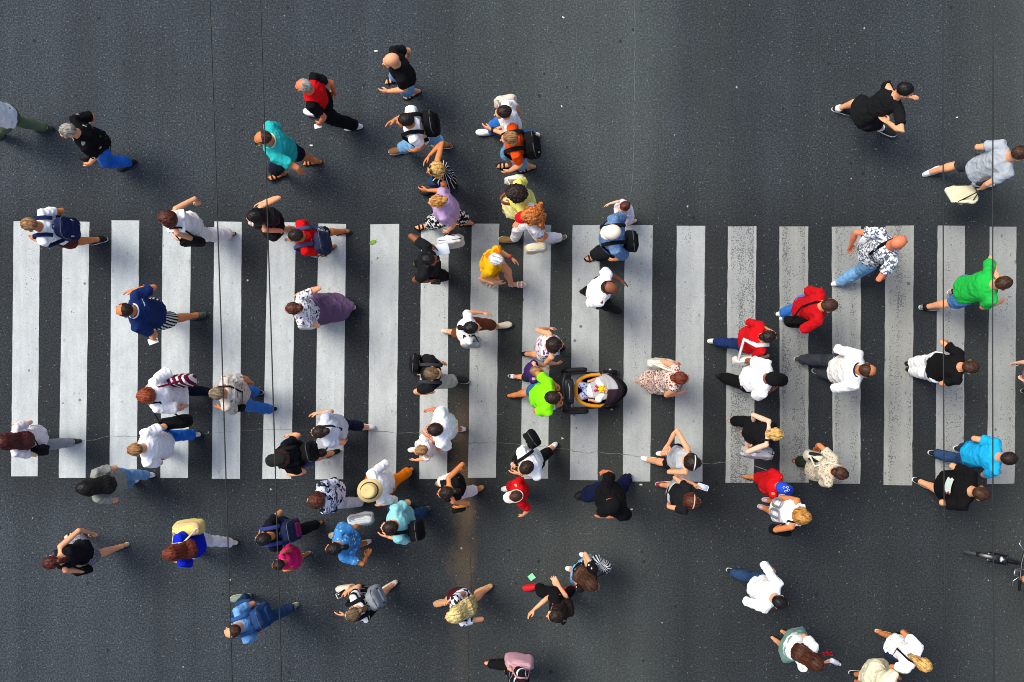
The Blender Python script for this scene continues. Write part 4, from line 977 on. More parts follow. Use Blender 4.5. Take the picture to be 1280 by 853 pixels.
P('brown haired man in red polo with black messenger bag', (1037, 382), 357, [(984, 392), (988, 400)], [(1012, 411, 1.0), (1012, 366, .9)], hair=('short', 'brown'), top=('tee', '#bb0d16', {'sleeve': .9, 'loose': .018}), bottom=('trousers', JE), shoes=SNK, lean=9,
  bags=[('bag', '#0f0f11', 'black messenger bag on the man in red polo', {'at': (1000, 402, .98), 'size': (.18, .06, .13), 'sh': 1, 'cross': 1, 'in': .3})])
P('tanned man in white sweatshirt with navy collar and grey trousers', (1084, 463), 354, [(1007, 449), (1029, 466)], [(1056, 438, 1.0), (1054, 488, 1.0)], S=1.80, hair=('receding', 'brown'), skin='tan', top=('long', '#f0f0ec', {'loose': .025, 'cuff': .5}), bottom=('trousers', '#3a3e46', {'tight': .8}), shoes=('shoe', '#3c4046', '#f0f0f0'), w=1.15, belly=.02, extra={'collar': '#1b2340'})
P('blonde woman in black outfit carrying a floral bag', (970, 543), 354, [(922, 526), (937, 542)], [(944, 535, 1.0), (935, 557, 1.0)], sex='f', hair=('bun', 'blond'), skin='pale', top=('tank', '#101013', {'neck': .92, 'strap': 1.3}), bottom=('trousers', '#0f0f12', {'tight': 1.2}), shoes=('sandal', '#8a3030', '#b06048'), lean=9,
  bags=[('tote', ('floral', '#b9b7bd', '#f0f0f0', '#5a5a62', 12, .36), 'grey floral tote beside the blonde woman in black', {'at': (948, 566, .85), 'size': (.20, .07, .13), 'sh': -1, 'strap': '#1a1a1c'})])
P('woman with brown bun in beige patterned top and dark olive trousers', (1051, 592), 345, [(1003, 578), (1018, 588)], [(1020, 561, 1.05), (1040, 604, .95)], sex='f', hair=('bun', 'brown'), skin='tan', top=('tee', ('dots', '#c9bda6', '#8f8470', 34, .34), {'loose': .028}), bottom=('trousers', '#2c2f28', {'tight': 1.6}), shoes=('sandal', '#3a2a1c', '#2a2018'), w=1.12,
  bags=[('bag', '#d8d2bc', 'beige bag with dark disc on the woman in beige patterned top', {'at': (1020, 572, 1.0), 'size': (.14, .06, .12), 'sh': 1, 'cross': 1, 'flap': '#20242c', 'strap': '#d8d2bc'})])
P('bald man in black and white zigzag shirt and light jeans', (1123, 303), 24, [(1053, 352), (1092, 318)], [(1062, 311, 1.0), (1117, 334, 1.1)], S=1.80, hair=('bald',), skin='red', top=('tee', ('camo', '#e2e4e8', '#566070', 30), {'loose': .025}), bottom=('trousers', JL), shoes=('shoe', '#e8e8e8', '#f4f4f4'), w=1.15, belly=.03,
  bags=[('bag', '#0e0e10', 'small black cross bag on the bald man in zigzag shirt', {'at': (1110, 336, 1.1), 'size': (.08, .035, .09), 'sh': 1, 'cross': 1, 'in': .3, 'sw': .02}), ('bag', '#f2f2f2', 'small white bundle at the arm of the bald man in zigzag shirt', {'at': (1086, 297, .95), 'size': (.13, .05, .07), 'rot': 30})])
P('man in bright green tee and denim shorts with a hand at his ear', (1254, 354), 8, [(1163, 384), (1198, 363)], [(1246, 347, 1.42, 1), (1253, 378, 1.05, -1)], S=1.78, hair=('short', 'brown'), skin='light', top=('tee', '#21b545', {'loose': .025}), bottom=('shorts', ('denim', '#3a6ea8', '#5e93cc'), {'len': .85}), shoes=('shoe', '#8d8a88', '#e8e4e0'), extra={'sock': '#1a1a1a'}, lean=10, w=1.1)
P('woman in black tee and wide white trousers on the right stripes', (1213, 459), 356, [(1145, 454), (1146, 464)], [(1185, 427, 1.0), (1181, 482, .85)], sex='f', S=1.72, hair=('short', 'brown'), top=('tee', '#0f0f11', {'loose': .02, 'neck': .95}), bottom=('trousers', '#f0f0f2', {'tight': 2.4}), shoes=BLK, w=1.15, lean=7)
P('man in bright cyan tee and blue jeans', (1261, 573), 357, [(1174, 568), (1206, 560)], [(1221, 550, 1.02), (1240, 596, .9)], hair=('short', 'dark'), top=('tee', '#19a8e0', {'loose': .02}), bottom=('trousers', JD, {'tight': .7}), shoes=BSH, lean=10)
P('stocky man in black tee with a pale print on the back', (1226, 617), 345, [(1154, 604), (1198, 606)], [(1197, 585, 1.0), (1184, 628, 1.0)], S=1.80, hair=('short', 'brown'), top=('tee', '#0c0c0e', {'loose': .028, 'sleeve': .7}), bottom=('shorts', '#121214', {'len': 1.05}), shoes=BSH, w=1.25, belly=.03, extra={'backmark': block_mark, 'watch': (-1, '#101012')})
P('young man in black tee and black shorts striding in the upper right', (1131, 113), 26, [(1054, 138, 350), (1108, 165, 335)], [(1104, 149, 1.1), (1141, 121, 1.2)], S=1.80, hair=('short', 'black'), skin='light', top=('tee', '#141517', {'loose': .02}), bottom=('shorts', '#15161a', {'len': .95}), shoes=BSH, extra={'sock': '#f0f0f0'}, lean=32, look=-45, w=.85, group='people walking over the crossing')
P('man in grey tee and white shoes striding out at the right edge', (1274, 192), 14, [(1167, 214), (1230, 230, 0)], [(1224, 184, 1.0), (1226, 237, .95)], S=1.80, hair=('short', 'brown'), top=('tee', '#a9b0b8', {'loose': .025}), bottom=('shorts', '#3c4048', {'len': .85}), shoes=('shoe', '#f4f4f4', '#ffffff'), lean=14, look=-15,
  bags=[('tote', '#ded9b8', 'flat cream paper bag carried by the man in grey tee', {'at': (1203, 244, .62), 'size': (.19, .022, .15), 'tilt': 55, 'rot': -12, 'sh': 'hand-1', 'strap': '#3a3a30'}), ('phone', '#141414', 'dark phone in the raised hand of the man in grey tee', {'hand': 1})])

# --- lower left
P('woman with copper ponytail in black top and grey shorts', (64, 703), 192, [(93, 669, 200), (149, 684)], [(117, 667, 1.02), (88, 716, 1.0)], sex='f', S=1.7, hair=('pony', 'darkred'), skin='light', top=('tank', '#15161c', {'neck': .9}), bottom=('shorts', ('dots', '#8f9098', '#3a3b44', 60, .4), {'len': .7, 'tight': 2.2}), shoes=('sandal', '#14110f', '#d8cdb0'),
  bags=[('bag', '#0e0e10', 'small black bag at the hip of the woman with copper ponytail', {'at': (103, 714, .95), 'size': (.10, .045, .09), 'sh': 1})])
P('woman in royal blue blouse and white trousers with yellow bag', (213, 692), 187, [(287, 678), (238, 690)], [(220, 703, 1.05)], sex='f', hair=('long', 'red', .78), top=('tee', '#0c25c4', {'loose': .025, 'sleeve': .7}), bottom=('trousers', '#f0f2f4', {'tight': .9}), shoes=('shoe', '#e8e2d0', '#1a1a1a'), w=1.1,
  bags=[('bag', '#e6d680', 'pale yellow bag on the woman in royal blue blouse', {'at': (235, 661, 1.05), 'size': (.19, .09, .13), 'sh': -1, 'strap': '#f0ece0', 'flap': '#e8b888'})])
P('man in light blue tee with denim blue backpack and dark jeans', (291, 789), 200, [(300, 747, 190), (361, 761)], [(317, 756, .9)], S=1.76, hair=('receding', 'brown'), skin='light', top=('tee', '#6fa6dc', {'loose': .018}), bottom=('trousers', JD, {'tight': .6}), shoes=('shoe', '#7e8a78', '#c8c6a8'), w=1.0,
  bags=[('backpack', '#22416e', 'denim blue backpack on the man in light blue tee', {'strap': '#2f5488', 'y': .0})])
P('woman in black top with navy and pink backpack', (329, 674), 190, [(392, 656), (350, 662)], [(326, 661, 1.1)], sex='f', S=1.68, hair=('short', 'black'), skin='tan', top=('tee', '#101116', {'neck': .90, 'sleeve': .5}), bottom=('trousers', '#13141a', {'tight': 1.}), shoes=('sandal', '#c8c0b0', '#3a3028'),
  bags=[('backpack', '#1e2444', 'navy backpack with pink pocket on the woman in black top', {'strap': '#303a78', 'trim': '#8a2050'})])
P('little girl in bright pink dress', (348, 706), 200, [(381, 694), (362, 696)], [(357, 714, .62)], S=1.12, sex='f', hair=('short', 'dark'), skin='tan', top=('dress', '#e02470', {'sleeve': 0, 'neck': .85, 'z': .40, 'fl': .05}), bottom=(None, None), shoes=('sandal', '#e8d0c8', '#c8a8a0'))
P('woman in patterned open kimono and white trousers', (394, 626), 190, [(446, 629), (405, 618)], [(417, 602, .95)], sex='f', hair=('bob', 'auburn'), top=('long', ('camo', '#dfe2ee', '#1a1b22', 11, '#7d7fb0'), {'loose': .03, 'cuff': .6, 'hem': -.3, 'flare': .03}), bottom=('trousers', '#eceef6', {'tight': .9}), shoes=('sandal', '#14110f', '#8a5a40'))
P('man with straw hat in white shirt and orange trousers', (462, 613), 200, [(506, 591), (470, 600)], [(469, 583, 1.0), (475, 632, 1.0)], S=1.70, hair=('short', 'grey'), top=('long', '#f4f2f2', {'loose': .028, 'cuff': .4}), bottom=('trousers', '#ef7d0c', {'tight': .8}), shoes=('sandal', '#4a3a28', '#2a2a24'), hat=('straw', '#d8bd80', .148, '#3a3228'))
P('woman in blue floral dress with black ponytail', (417, 686), 190, [(422, 669), (452, 680)], [(447, 657, .95), (461, 691, 1.02)], sex='f', hair=('pony', 'black'), skin='tan', top=('dress', ('floral', '#3f86c8', '#d8eaf8', '#8fc0ea', 14, .28), {'sleeve': .7, 'z': .36, 'fl': .03}), bottom=(None, None), shoes=('shoe', '#e8e0cc', '#d8ccb0'),
  bags=[('tote', '#d0d4d8', 'white zebra print bag carried by the woman in blue floral dress', {'at': (451, 650, .72), 'size': (.17, .07, .10), 'sh': 'hand-1', 'flap': '#8d9296'})])
P('man in pale aqua tee and dark jeans with black bag', (487, 659), 188, [(498, 632), (525, 639)], [(507, 626, .9), (478, 670, 1.1)], hair=('short', 'dark'), top=('tee', '#8fd4d4', {'loose': .025}), bottom=('trousers', JD, {'tight': .9}), shoes=('shoe', '#4a5244', '#8a9078'), w=1.1,
  bags=[('backpack', '#101113', 'black sling pack on the man in pale aqua tee', {'y': .08, 'sides': (1,), 'k': .9})])
P('woman with streaked hair and grey backpack in black shorts', (441, 768), 208, [(431, 735, 190), (486, 734)], [(424, 769, 1.1, 1), (430, 741, 1.05, -1)], sex='f', S=1.68, hair=('pony', 'mouse'), skin='light', top=('tee', ('hstripe', '#e8e4e8', '#1a1a20', .09), {'neck': .92, 'sleeve': .5}), bottom=('shorts', '#101013', {'len': .7}), shoes=('shoe', '#e8dccc', '#e0d0b8'),
  bags=[('backpack', '#8b9198', 'light grey backpack with black edges on the woman in black shorts', {'strap': '#141416', 'piping': '#141416'}), ('phone', '#e0dcd0', 'pale phone held by the woman with grey backpack', {'hand': -1, 'flat': 1})])
P('woman with long pale blonde hair and maroon shorts', (567, 770), 200, [(553, 753), (604, 738)], [(596, 777, 1.02), (560, 752, 1.0)], sex='f', S=1.70, hair=('long', '#d9b878', .34), skin='light', top=('tee', ('camo', '#e4e6ee', '#23242c', 18), {'sleeve': .4}), bottom=('shorts', '#4a1418', {'len': .6, 'tight': 2}), shoes=('shoe', '#d8a070', '#e0b890'))
P('woman with long dark hair in black outfit and red shoes', (694, 769), 195, [(664, 734), (709, 738)], [(662, 767, 1.05), (694, 726, 1.02)], sex='f', hair=('long', 'dark', .74), skin='light', top=('tee', ('floral', '#0e0d10', '#b9b4b8', '#c87890', 9, .16), {'sleeve': .5}), bottom=('trousers', '#0e0e11', {'tight': .8}), shoes=('shoe', '#c8121c', '#d01a22'))
P('woman with brown hair in denim skirt and white trainers', (740, 731), 325, [(719, 713, 350), (736, 697, 340)], [(736, 722, 1.1)], sex='f', S=1.62, hair=('long', 'brown', .84), top=('tee', ('dots', '#121216', '#d8d8dc', 16, .2), {'sleeve': .4}), bottom=('skirt', JL, {'z': .36, 'fl': .02}), shoes=('shoe', '#f4f4f6', '#ffffff'),
  bags=[('tote', ('vstripe', '#17181c', '#f2f2f4', .05), 'black and white striped bag on the woman in denim skirt', {'at': (752, 706, .98), 'size': (.13, .06, .11), 'sh': 1})])
P('woman in black top with a pink bag leaving at the bottom edge', (656, 862), 352, [(615, 828), (640, 840)], [(652, 842, 1.05), (660, 868, 1.0)], sex='f', hair=('bob', 'dark'), skin='light', top=('tee', ('hstripe', '#121216', '#d8d4d8', .12, .85), {'sleeve': .35}), bottom=('trousers', '#101013', {'tight': .8}), shoes=('sandal', '#6a3826', '#4a2a20'),
  bags=[('tote', '#c89aa4', 'dusty pink bag of the woman at the bottom edge', {'at': (649, 829, .95), 'size': (.18, .08, .15), 'sh': 1, 'strap': '#b98a94'})])

# --- lower right
P('dark haired man in white long sleeved shirt and ripped jeans', (975, 753), 332, [(921, 717), (952, 742)], [(966, 711, 1.08), (940, 752, 1.0)], hair=('short', 'black'), skin='light', top=('long', '#fafafa', {'loose': .022, 'cuff': .55}), bottom=('trousers', JD, {'tight': .6}), shoes=BSH, extra={'watch': (-1, '#1a1414')})
P('woman in white blouse and sage skirt holding a drink bottle', (1021, 830), 330, [(973, 803), (986, 793)], [(1037, 828, 1.1, -1), (1009, 795, .95, 1)], sex='f', hair=('long', '#40200f', .70), top=('tee', '#f4f6f6', {'loose': .03, 'sleeve': .6}), bottom=('skirt', '#7fa296', {'z': .30, 'fl': .04}), shoes=('sandal', '#14110f', '#1a1614'),
  bags=[('bottle', '#d8dae8', 'clear drink bottle held by the woman in sage skirt', {'hand': -1, 'd': .06})])
P('blonde woman in white tee and black shorts with orange sandals', (1155, 831), 332, [(1106, 793), (1122, 808)], [(1133, 790, 1.02), (1128, 842, 1.0)], sex='f', S=1.70, hair=('pony', 'blond'), skin='tan', top=('tee', '#fafafa', {'loose': .018}), bottom=('shorts', '#111216', {'len': .7}), shoes=('sandal', '#d88a4a', '#e8d0a8'),
  bags=[('bag', '#1f2a48', 'navy bag of the blonde woman in black shorts', {'at': (1122, 822, .9), 'size': (.14, .06, .12), 'sh': -1, 'cross': 1, 'strap': '#101014', 'in': .3})])
P('person in cream dress cut off by the bottom edge', (1126, 866), 345, [(1074, 843), (1100, 852)], [(1124, 845, .9)], sex='f', hair=('bob', 'brown'), skin='tan', top=('dress', '#efe6c4', {'sleeve': .5, 'z': .34, 'fl': .05}), bottom=(None, None), shoes=BSH)

# --- left middle
P('bald man in navy polo with white piping and striped shorts', (156, 388), 182, [(245, 395), (186, 395)], [(192, 425, .95), (160, 364, 1.15)], S=1.80, hair=('receding', 'dark'), skin='tan', top=('tee', '#142a5c', {'loose': .028, 'sleeve': .7}), bottom=('shorts', ('vstripe', '#14161c', '#dcdcd8', .036), {'len': .95, 'tight': 2}), shoes=('shoe', '#4a5048', '#6a6e60'), w=1.2, belly=.02, extra={'stripes': '#e8ecf2', 'collar': '#e8ecf2'},
  bags=[('paper', '#f0eeec', 'folded white paper in the hand of the man in navy polo', {'hand': 1, 'size': (.07, .04)})])
P('red haired woman in loose white blouse and navy trousers', (181, 495), 186, [(256, 490), (200, 498)], [(184, 482, 1.1)], sex='f', hair=('bob', '#8a3c1c'), top=('tee', '#f4f3f5', {'loose': .05, 'flare': .05, 'sleeve': .9, 'hem': -.25}), bottom=('trousers', '#101526', {'tight': .6}), shoes=('shoe', '#c8ccd2', '#d8dade'), w=1.2,
  bags=[('tote', ('dstripe', '#6a1430', '#ece6e6', .075, .62), 'maroon and white striped beach bag of the red haired woman', {'at': (216, 477, .95), 'size': (.26, .07, .16), 'sh': -1, 'strap': '#6a1430'}),
        ('bag', '#101012', 'black bag at the lower side of the red haired woman', {'at': (219, 528, .80), 'size': (.20, .07, .13), 'sh': 1})])
P('fair haired man in white tee and blue jeans at the third stripe', (169, 562), 186, [(238, 543), (190, 560)], [(200, 533, 1.0), (192, 577, .95)], hair=('buzz', 'light'), skin='light', top=('tee', '#f6f6f8', {'loose': .025, 'sleeve': .7}), bottom=('trousers', JV, {'tight': .9}), shoes=('shoe', '#e4e2da', '#2a2a2a'), w=1.12)
P('grey haired person in beige patterned shirt with dark cross strap', (271, 492), 183, [(334, 513), (316, 490)], [(313, 478, .9), (272, 510, 1.0)], S=1.66, hair=('short', 'ash'), skin='tan', top=('tee', ('floral', '#cfc3b4', '#8a7b6c', '#e8e2d8', 16, .36), {'loose': .028, 'sleeve': .8}), bottom=('trousers', JE, {'tight': .9}), shoes=('shoe', '#141a26', '#f0f0f0'), w=1.12, extra={},
  bags=[('bag', '#18181b', 'thin dark cross bag of the grey haired person in beige', {'at': (296, 511, .95), 'size': (.10, .04, .08), 'sh': -1, 'cross': 1, 'in': .5})])
P('woman with very long black hair in grey tee and light jeans', (106, 610), 186, [(180, 594), (160, 603)], [(139, 586, 1.0), (134, 626, 1.0)], sex='f', S=1.70, hair=('long', 'black', .66), top=('tee', '#8d9088', {'loose': .028, 'sleeve': .65}), bottom=('trousers', JL, {'tight': .6}), shoes=SNK, w=1.08)
P('woman with dark red hair in pale grey leggings at the left edge', (4, 552), 180, [(88, 553), (30, 548)], [(20, 528, 1.0)], sex='f', S=1.7, hair=('long', 'darkred', .72), skin='pale', top=('tee', '#e6dce0', {'loose': .02}), bottom=('trousers', '#8f9296', {'tight': .4}), shoes=('shoe', '#2f3438', '#4a5054'),
  bags=[('bag', '#121315', 'black bag on the woman in grey leggings at the left edge', {'at': (42, 563, .95), 'size': (.17, .06, .10), 'sh': 1, 'cross': 1})])
P('person with dark cap in black tee and black bag at the sixth stripe', (349, 574), 192, [(414, 567), (364, 570)], [(359, 543, 1.05), (364, 595, 1.0)], sex='f', S=1.68, hair=('medium', 'darkred'), skin='light', top=('tee', '#101013', {'loose': .02, 'sleeve': .6}), bottom=('shorts', ('denim', '#1c2c58', '#2f4c8c'), {'len': .7}), shoes=BLK, hat=('cap', '#1c221e'),
  bags=[('backpack', '#17181c', 'black backpack worn low by the person in dark cap', {'t': .35, 'k': .95})])
P('woman in pale grey blouse and navy cropped trousers with dark bun', (399, 540), 186, [(457, 534), (412, 545)], [(391, 517, 1.0)], sex='f', hair=('bun', 'dark'), top=('tee', '#c9ccda', {'loose': .035, 'sleeve': .5, 'hem': -.2}), bottom=('capri', '#141a30', {'tight': .4}), shoes=SNK, w=1.15,
  bags=[('bag', '#2a2024', 'dark cross bag of the woman in pale grey blouse', {'at': (398, 567, .9), 'size': (.09, .04, .08), 'sh': -1, 'cross': 1, 'in': .4})])

# --- only partly in the picture at the right edge
P('person leaving past the right edge with one pale hand showing', (1335, 470), 0, [(1290, 490), (1318, 470)], [(1277, 474, .85)], sex='f', hair=('bob', 'brown'), skin='pale', top=('tee', '#8a5a70'), bottom=('trousers', '#22242c'), shoes=BSH)
P('cyclist wheeling the bicycle at the right edge', (1326, 748), 172, [(1318, 742), (1340, 735)], [(1279, 722, 1.02, -1), (1283, 742, 1.02, 1)], hair=('short', 'dark'), skin='tan', top=('tee', '#1c2230'), bottom=('trousers', JD), shoes=BSH, grip=('b',))
# ---------------------------------------------------------------- road
def asphalt():
    m, t, b = newmat('asphalt', .88, .3)
    v = coord(t); sx = N(t, 'ShaderNodeSeparateXYZ'); t.links.new(v, sx.inputs[0])
    X, Y = sx.outputs[0], sx.outputs[1]
    fine = noisen(t, v, 44, 3, .75); mid = noisen(t, v, 1.3, 5, .6); big = noisen(t, coord(t, (1, .25, 1)), .55, 3)
    streak = noisen(t, coord(t, (3.2, .10, 1)), 1.0, 4)
    base = ramp(t, fine, [(.32, lin('#181b1f')), (.5, lin('#2c3237')), (.68, lin('#475056'))])
    hs = N(t, 'ShaderNodeHueSaturation'); t.links.new(base, hs.inputs['Color'])
    val = mathn(t, 'MULTIPLY', mathn(t, 'MULTIPLY_ADD', mid, .56, .72), mathn(t, 'MULTIPLY_ADD', streak, .80, .60))
    val = mathn(t, 'MULTIPLY', val, mathn(t, 'MULTIPLY_ADD', big, .24, .88))
    # long wear bands along the traffic lanes: value over X (metres)
    u = mathn(t, 'MULTIPLY_ADD', mathn(t, 'ADD', X, mathn(t, 'MULTIPLY_ADD', noisen(t, coord(t, (.5, .35, 1)), 1, 2), .5, -.25)), 1 / 16.0, .5)
    S_ = lambda px: ((px - U0) / PXM) / 16 + .5
    bands = ramp(t, u, [(S_(0), .60), (S_(120), .57), (S_(300), .52), (S_(470), .53), (S_(560), .50), (S_(640), .58), (S_(710), .72), (S_(800), .74), (S_(838), .56), (S_(865), .44), (S_(940), .46), (S_(1100), .47), (S_(1200), .50), (S_(1260), .56)])
    val = mathn(t, 'MULTIPLY', val, mathn(t, 'MULTIPLY', bands, 1.9))
    # road strip around the crossing is darker, fading out above and below
    yc = mathn(t, 'ABSOLUTE', mathn(t, 'SUBTRACT', Y, (V0 - 442) / PXM))
    strip = N(t, 'ShaderNodeMapRange', interpolation_type='SMOOTHSTEP'); t.links.new(yc, strip.inputs[0])
    for i, x in ((1, 1.5), (2, 2.6), (3, .54), (4, 1.)): strip.inputs[i].default_value = x
    val = mathn(t, 'MULTIPLY', val, strip.outputs[0])
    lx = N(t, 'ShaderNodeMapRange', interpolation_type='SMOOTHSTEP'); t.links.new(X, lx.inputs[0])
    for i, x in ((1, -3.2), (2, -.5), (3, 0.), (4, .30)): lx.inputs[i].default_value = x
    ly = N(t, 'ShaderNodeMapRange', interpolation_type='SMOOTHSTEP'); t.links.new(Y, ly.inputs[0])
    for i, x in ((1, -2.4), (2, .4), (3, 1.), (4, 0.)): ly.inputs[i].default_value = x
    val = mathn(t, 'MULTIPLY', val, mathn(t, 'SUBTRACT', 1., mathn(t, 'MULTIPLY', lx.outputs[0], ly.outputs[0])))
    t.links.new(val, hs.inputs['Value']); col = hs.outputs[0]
    # warm tint in the middle lanes
    warm = ramp(t, u, [(S_(520), 0.), (S_(700), .55), (S_(800), .6), (S_(850), .1), (S_(890), .25), (S_(930), .05), (S_(1180), .1), (S_(1270), .55)])
    col = mixc(t, mathn(t, 'MULTIPLY', warm, .55), col, mixc(t, .5, col, lin('#5a5c48')))
    # brown oil streak
    sxn = mathn(t, 'ADD', X, mathn(t, 'MULTIPLY_ADD', noisen(t, coord(t, (1, .5, 1)), 2.6, 5, .7), .56, -.28))
    o1 = mathn(t, 'ABSOLUTE', mathn(t, 'SUBTRACT', sxn, (580 - U0) / PXM))
    om = N(t, 'ShaderNodeMapRange', interpolation_type='SMOOTHSTEP'); t.links.new(o1, om.inputs[0])
    for i, x in ((1, .0), (2, .26), (3, 1.), (4, 0.)): om.inputs[i].default_value = x
    oy = N(t, 'ShaderNodeMapRange', interpolation_type='SMOOTHSTEP'); t.links.new(Y, oy.inputs[0])
    for i, x in ((1, -3.4), (2, -1.9), (3, .10), (4, .75)): oy.inputs[i].default_value = x
    oy2 = N(t, 'ShaderNodeMapRange', interpolation_type='SMOOTHSTEP'); t.links.new(Y, oy2.inputs[0])
    for i, x in ((1, -.9), (2, .3), (3, 1.), (4, 0.)): oy2.inputs[i].default_value = x
    k = mathn(t, 'MULTIPLY', mathn(t, 'MULTIPLY', om.outputs[0], oy.outputs[0]), oy2.outputs[0])
    col = mixc(t, mathn(t, 'MULTIPLY', k, mathn(t, 'MULTIPLY_ADD', fine, .9, .2)), col, lin('#6e5a41'))
    # pits and bright chips
    vo = N(t, 'ShaderNodeTexVoronoi'); vo.inputs['Scale'].default_value = 6.5; t.links.new(v, vo.inputs['Vector'])
    sc = N(t, 'ShaderNodeSeparateColor'); t.links.new(vo.outputs['Color'], sc.inputs[0])
    pit = mathn(t, 'MULTIPLY', mathn(t, 'LESS_THAN', vo.outputs['Distance'], mathn(t, 'MULTIPLY', mathn(t, 'POWER', sc.outputs[1], 2.5), .17)), mathn(t, 'GREATER_THAN', sc.outputs[0], .35))
    col = mixc(t, mathn(t, 'MULTIPLY', pit, .75), col, lin('#16181b'))
    v2 = N(t, 'ShaderNodeTexVoronoi'); v2.inputs['Scale'].default_value = 5.2; t.links.new(coord(t, (1.1, .93, 1)), v2.inputs['Vector'])
    s2 = N(t, 'ShaderNodeSeparateColor'); t.links.new(v2.outputs['Color'], s2.inputs[0])
    chip = mathn(t, 'MULTIPLY', mathn(t, 'LESS_THAN', v2.outputs['Distance'], mathn(t, 'MULTIPLY', mathn(t, 'POWER', s2.outputs[1], 2.), .085)), mathn(t, 'GREATER_THAN', s2.outputs[0], .80))
    col = mixc(t, mathn(t, 'MULTIPLY', chip, .7), col, lin('#b4b6b2'))
    v3 = N(t, 'ShaderNodeTexVoronoi'); v3.inputs['Scale'].default_value = 26; t.links.new(v, v3.inputs['Vector'])
    s3 = N(t, 'ShaderNodeSeparateColor'); t.links.new(v3.outputs['Color'], s3.inputs[0])
    g3 = mathn(t, 'MULTIPLY', mathn(t, 'LESS_THAN', v3.outputs['Distance'], .22), mathn(t, 'GREATER_THAN', s3.outputs[0], .8))
    col = mixc(t, mathn(t, 'MULTIPLY', g3, .35), col, mixc(t, mathn(t, 'GREATER_THAN', s3.outputs[1], .6), lin('#1c1e21'), lin('#92958f')))
    t.links.new(col, b.inputs['Base Color'])
    bp = N(t, 'ShaderNodeBump'); bp.inputs['Strength'].default_value = .5; bp.inputs['Distance'].default_value = .01
    t.links.new(fine, bp.inputs['Height']); t.links.new(bp.outputs[0], b.inputs['Normal'])
    return m
def paint():
    m, t, b = newmat('road_paint', .7, .3)
    v = N(t, 'ShaderNodeNewGeometry').outputs['Position']; at = N(t, 'ShaderNodeAttribute', attribute_type='OBJECT', attribute_name='wear'); wear = at.outputs['Fac']
    def stretch(x, y):
        mp = N(t, 'ShaderNodeMapping'); mp.inputs['Scale'].default_value = (x, y, 1); t.links.new(v, mp.inputs[0]); return mp.outputs[0]
    stretchn = lambda a, b: noisen(t, stretch(a, b), 1, 3)
    at2 = N(t, 'ShaderNodeAttribute', attribute_type='OBJECT', attribute_name='grime'); grime = at2.outputs['Fac']
    fine = noisen(t, v, 55, 3, .7); n2 = noisen(t, stretch(1, .45), 7, 5, .65); n3 = noisen(t, v, 1.4, 3); lng = noisen(t, stretch(14, .5), 1, 3)
    clean = mixc(t, mathn(t, 'MULTIPLY_ADD', n3, .8, -.2, clamp=True), lin('#bcc3c5', .92), lin('#a9b0b2', .92))
    dirty = mixc(t, n3, lin('#96958a', .95), lin('#787a7b', .95))
    col = mixc(t, mathn(t, 'MULTIPLY', grime, mathn(t, 'MULTIPLY_ADD', lng, .7, .6), clamp=True), clean, dirty)
    hs = N(t, 'ShaderNodeHueSaturation'); t.links.new(col, hs.inputs['Color'])
    t.links.new(mathn(t, 'MULTIPLY', mathn(t, 'MULTIPLY', mathn(t, 'MULTIPLY_ADD', fine, .80, .60), mathn(t, 'MULTIPLY_ADD', n2, .64, .68)), mathn(t, 'MULTIPLY_ADD', lng, .36, .82)), hs.inputs['Value'])
    # worn through to the asphalt
    ob = N(t, 'ShaderNodeSeparateXYZ'); tcx = N(t, 'ShaderNodeTexCoord'); t.links.new(tcx.outputs['Object'], ob.inputs[0])
    ed = N(t, 'ShaderNodeMapRange', interpolation_type='SMOOTHSTEP'); t.links.new(mathn(t, 'ABSOLUTE', ob.outputs[0]), ed.inputs[0])
    for i, y in ((1, .150), (2, .185), (3, 0.), (4, .16)): ed.inputs[i].default_value = y
    x = mathn(t, 'ADD', mathn(t, 'MULTIPLY', n2, .24), mathn(t, 'MULTIPLY', fine, .62))
    x = mathn(t, 'SUBTRACT', mathn(t, 'ADD', x, mathn(t, 'MULTIPLY', stretchn(5, .35), .24)), ed.outputs[0])
    th = mathn(t, 'MULTIPLY_ADD', wear, -.30, .745)
    k = N(t, 'ShaderNodeMapRange', interpolation_type='SMOOTHSTEP'); t.links.new(mathn(t, 'SUBTRACT', x, th), k.inputs[0])
    for i, y in ((1, -.03), (2, .06), (3, 0.), (4, .85)): k.inputs[i].default_value = y
    col = mixc(t, k.outputs[0], hs.outputs[0], lin('#3f4244'))
    vo = N(t, 'ShaderNodeTexVoronoi'); vo.inputs['Scale'].default_value = 5.; t.links.new(v, vo.inputs['Vector'])
    sc = N(t, 'ShaderNodeSeparateColor'); t.links.new(vo.outputs['Color'], sc.inputs[0])
    pit = mathn(t, 'MULTIPLY', mathn(t, 'LESS_THAN', vo.outputs['Distance'], mathn(t, 'MULTIPLY', mathn(t, 'POWER', sc.outputs[1], 2.), .14)), mathn(t, 'GREATER_THAN', sc.outputs[0], .30))
    col = mixc(t, mathn(t, 'MULTIPLY', pit, .7), col, lin('#3a3c3e'))
    v2 = N(t, 'ShaderNodeTexVoronoi'); v2.inputs['Scale'].default_value = 15; t.links.new(stretch(1, .55), v2.inputs['Vector'])
    s2 = N(t, 'ShaderNodeSeparateColor'); t.links.new(v2.outputs['Color'], s2.inputs[0])
    p2 = mathn(t, 'MULTIPLY', mathn(t, 'LESS_THAN', v2.outputs['Distance'], mathn(t, 'MULTIPLY', s2.outputs[1], .26)), mathn(t, 'GREATER_THAN', s2.outputs[0], .72))
    col = mixc(t, mathn(t, 'MULTIPLY', p2, mathn(t, 'MULTIPLY_ADD', grime, .45, .18)), col, lin('#4a4b4a'))
    t.links.new(col, b.inputs['Base Color'])
    bp = N(t, 'ShaderNodeBump'); bp.inputs['Strength'].default_value = .3; bp.inputs['Distance'].default_value = .006
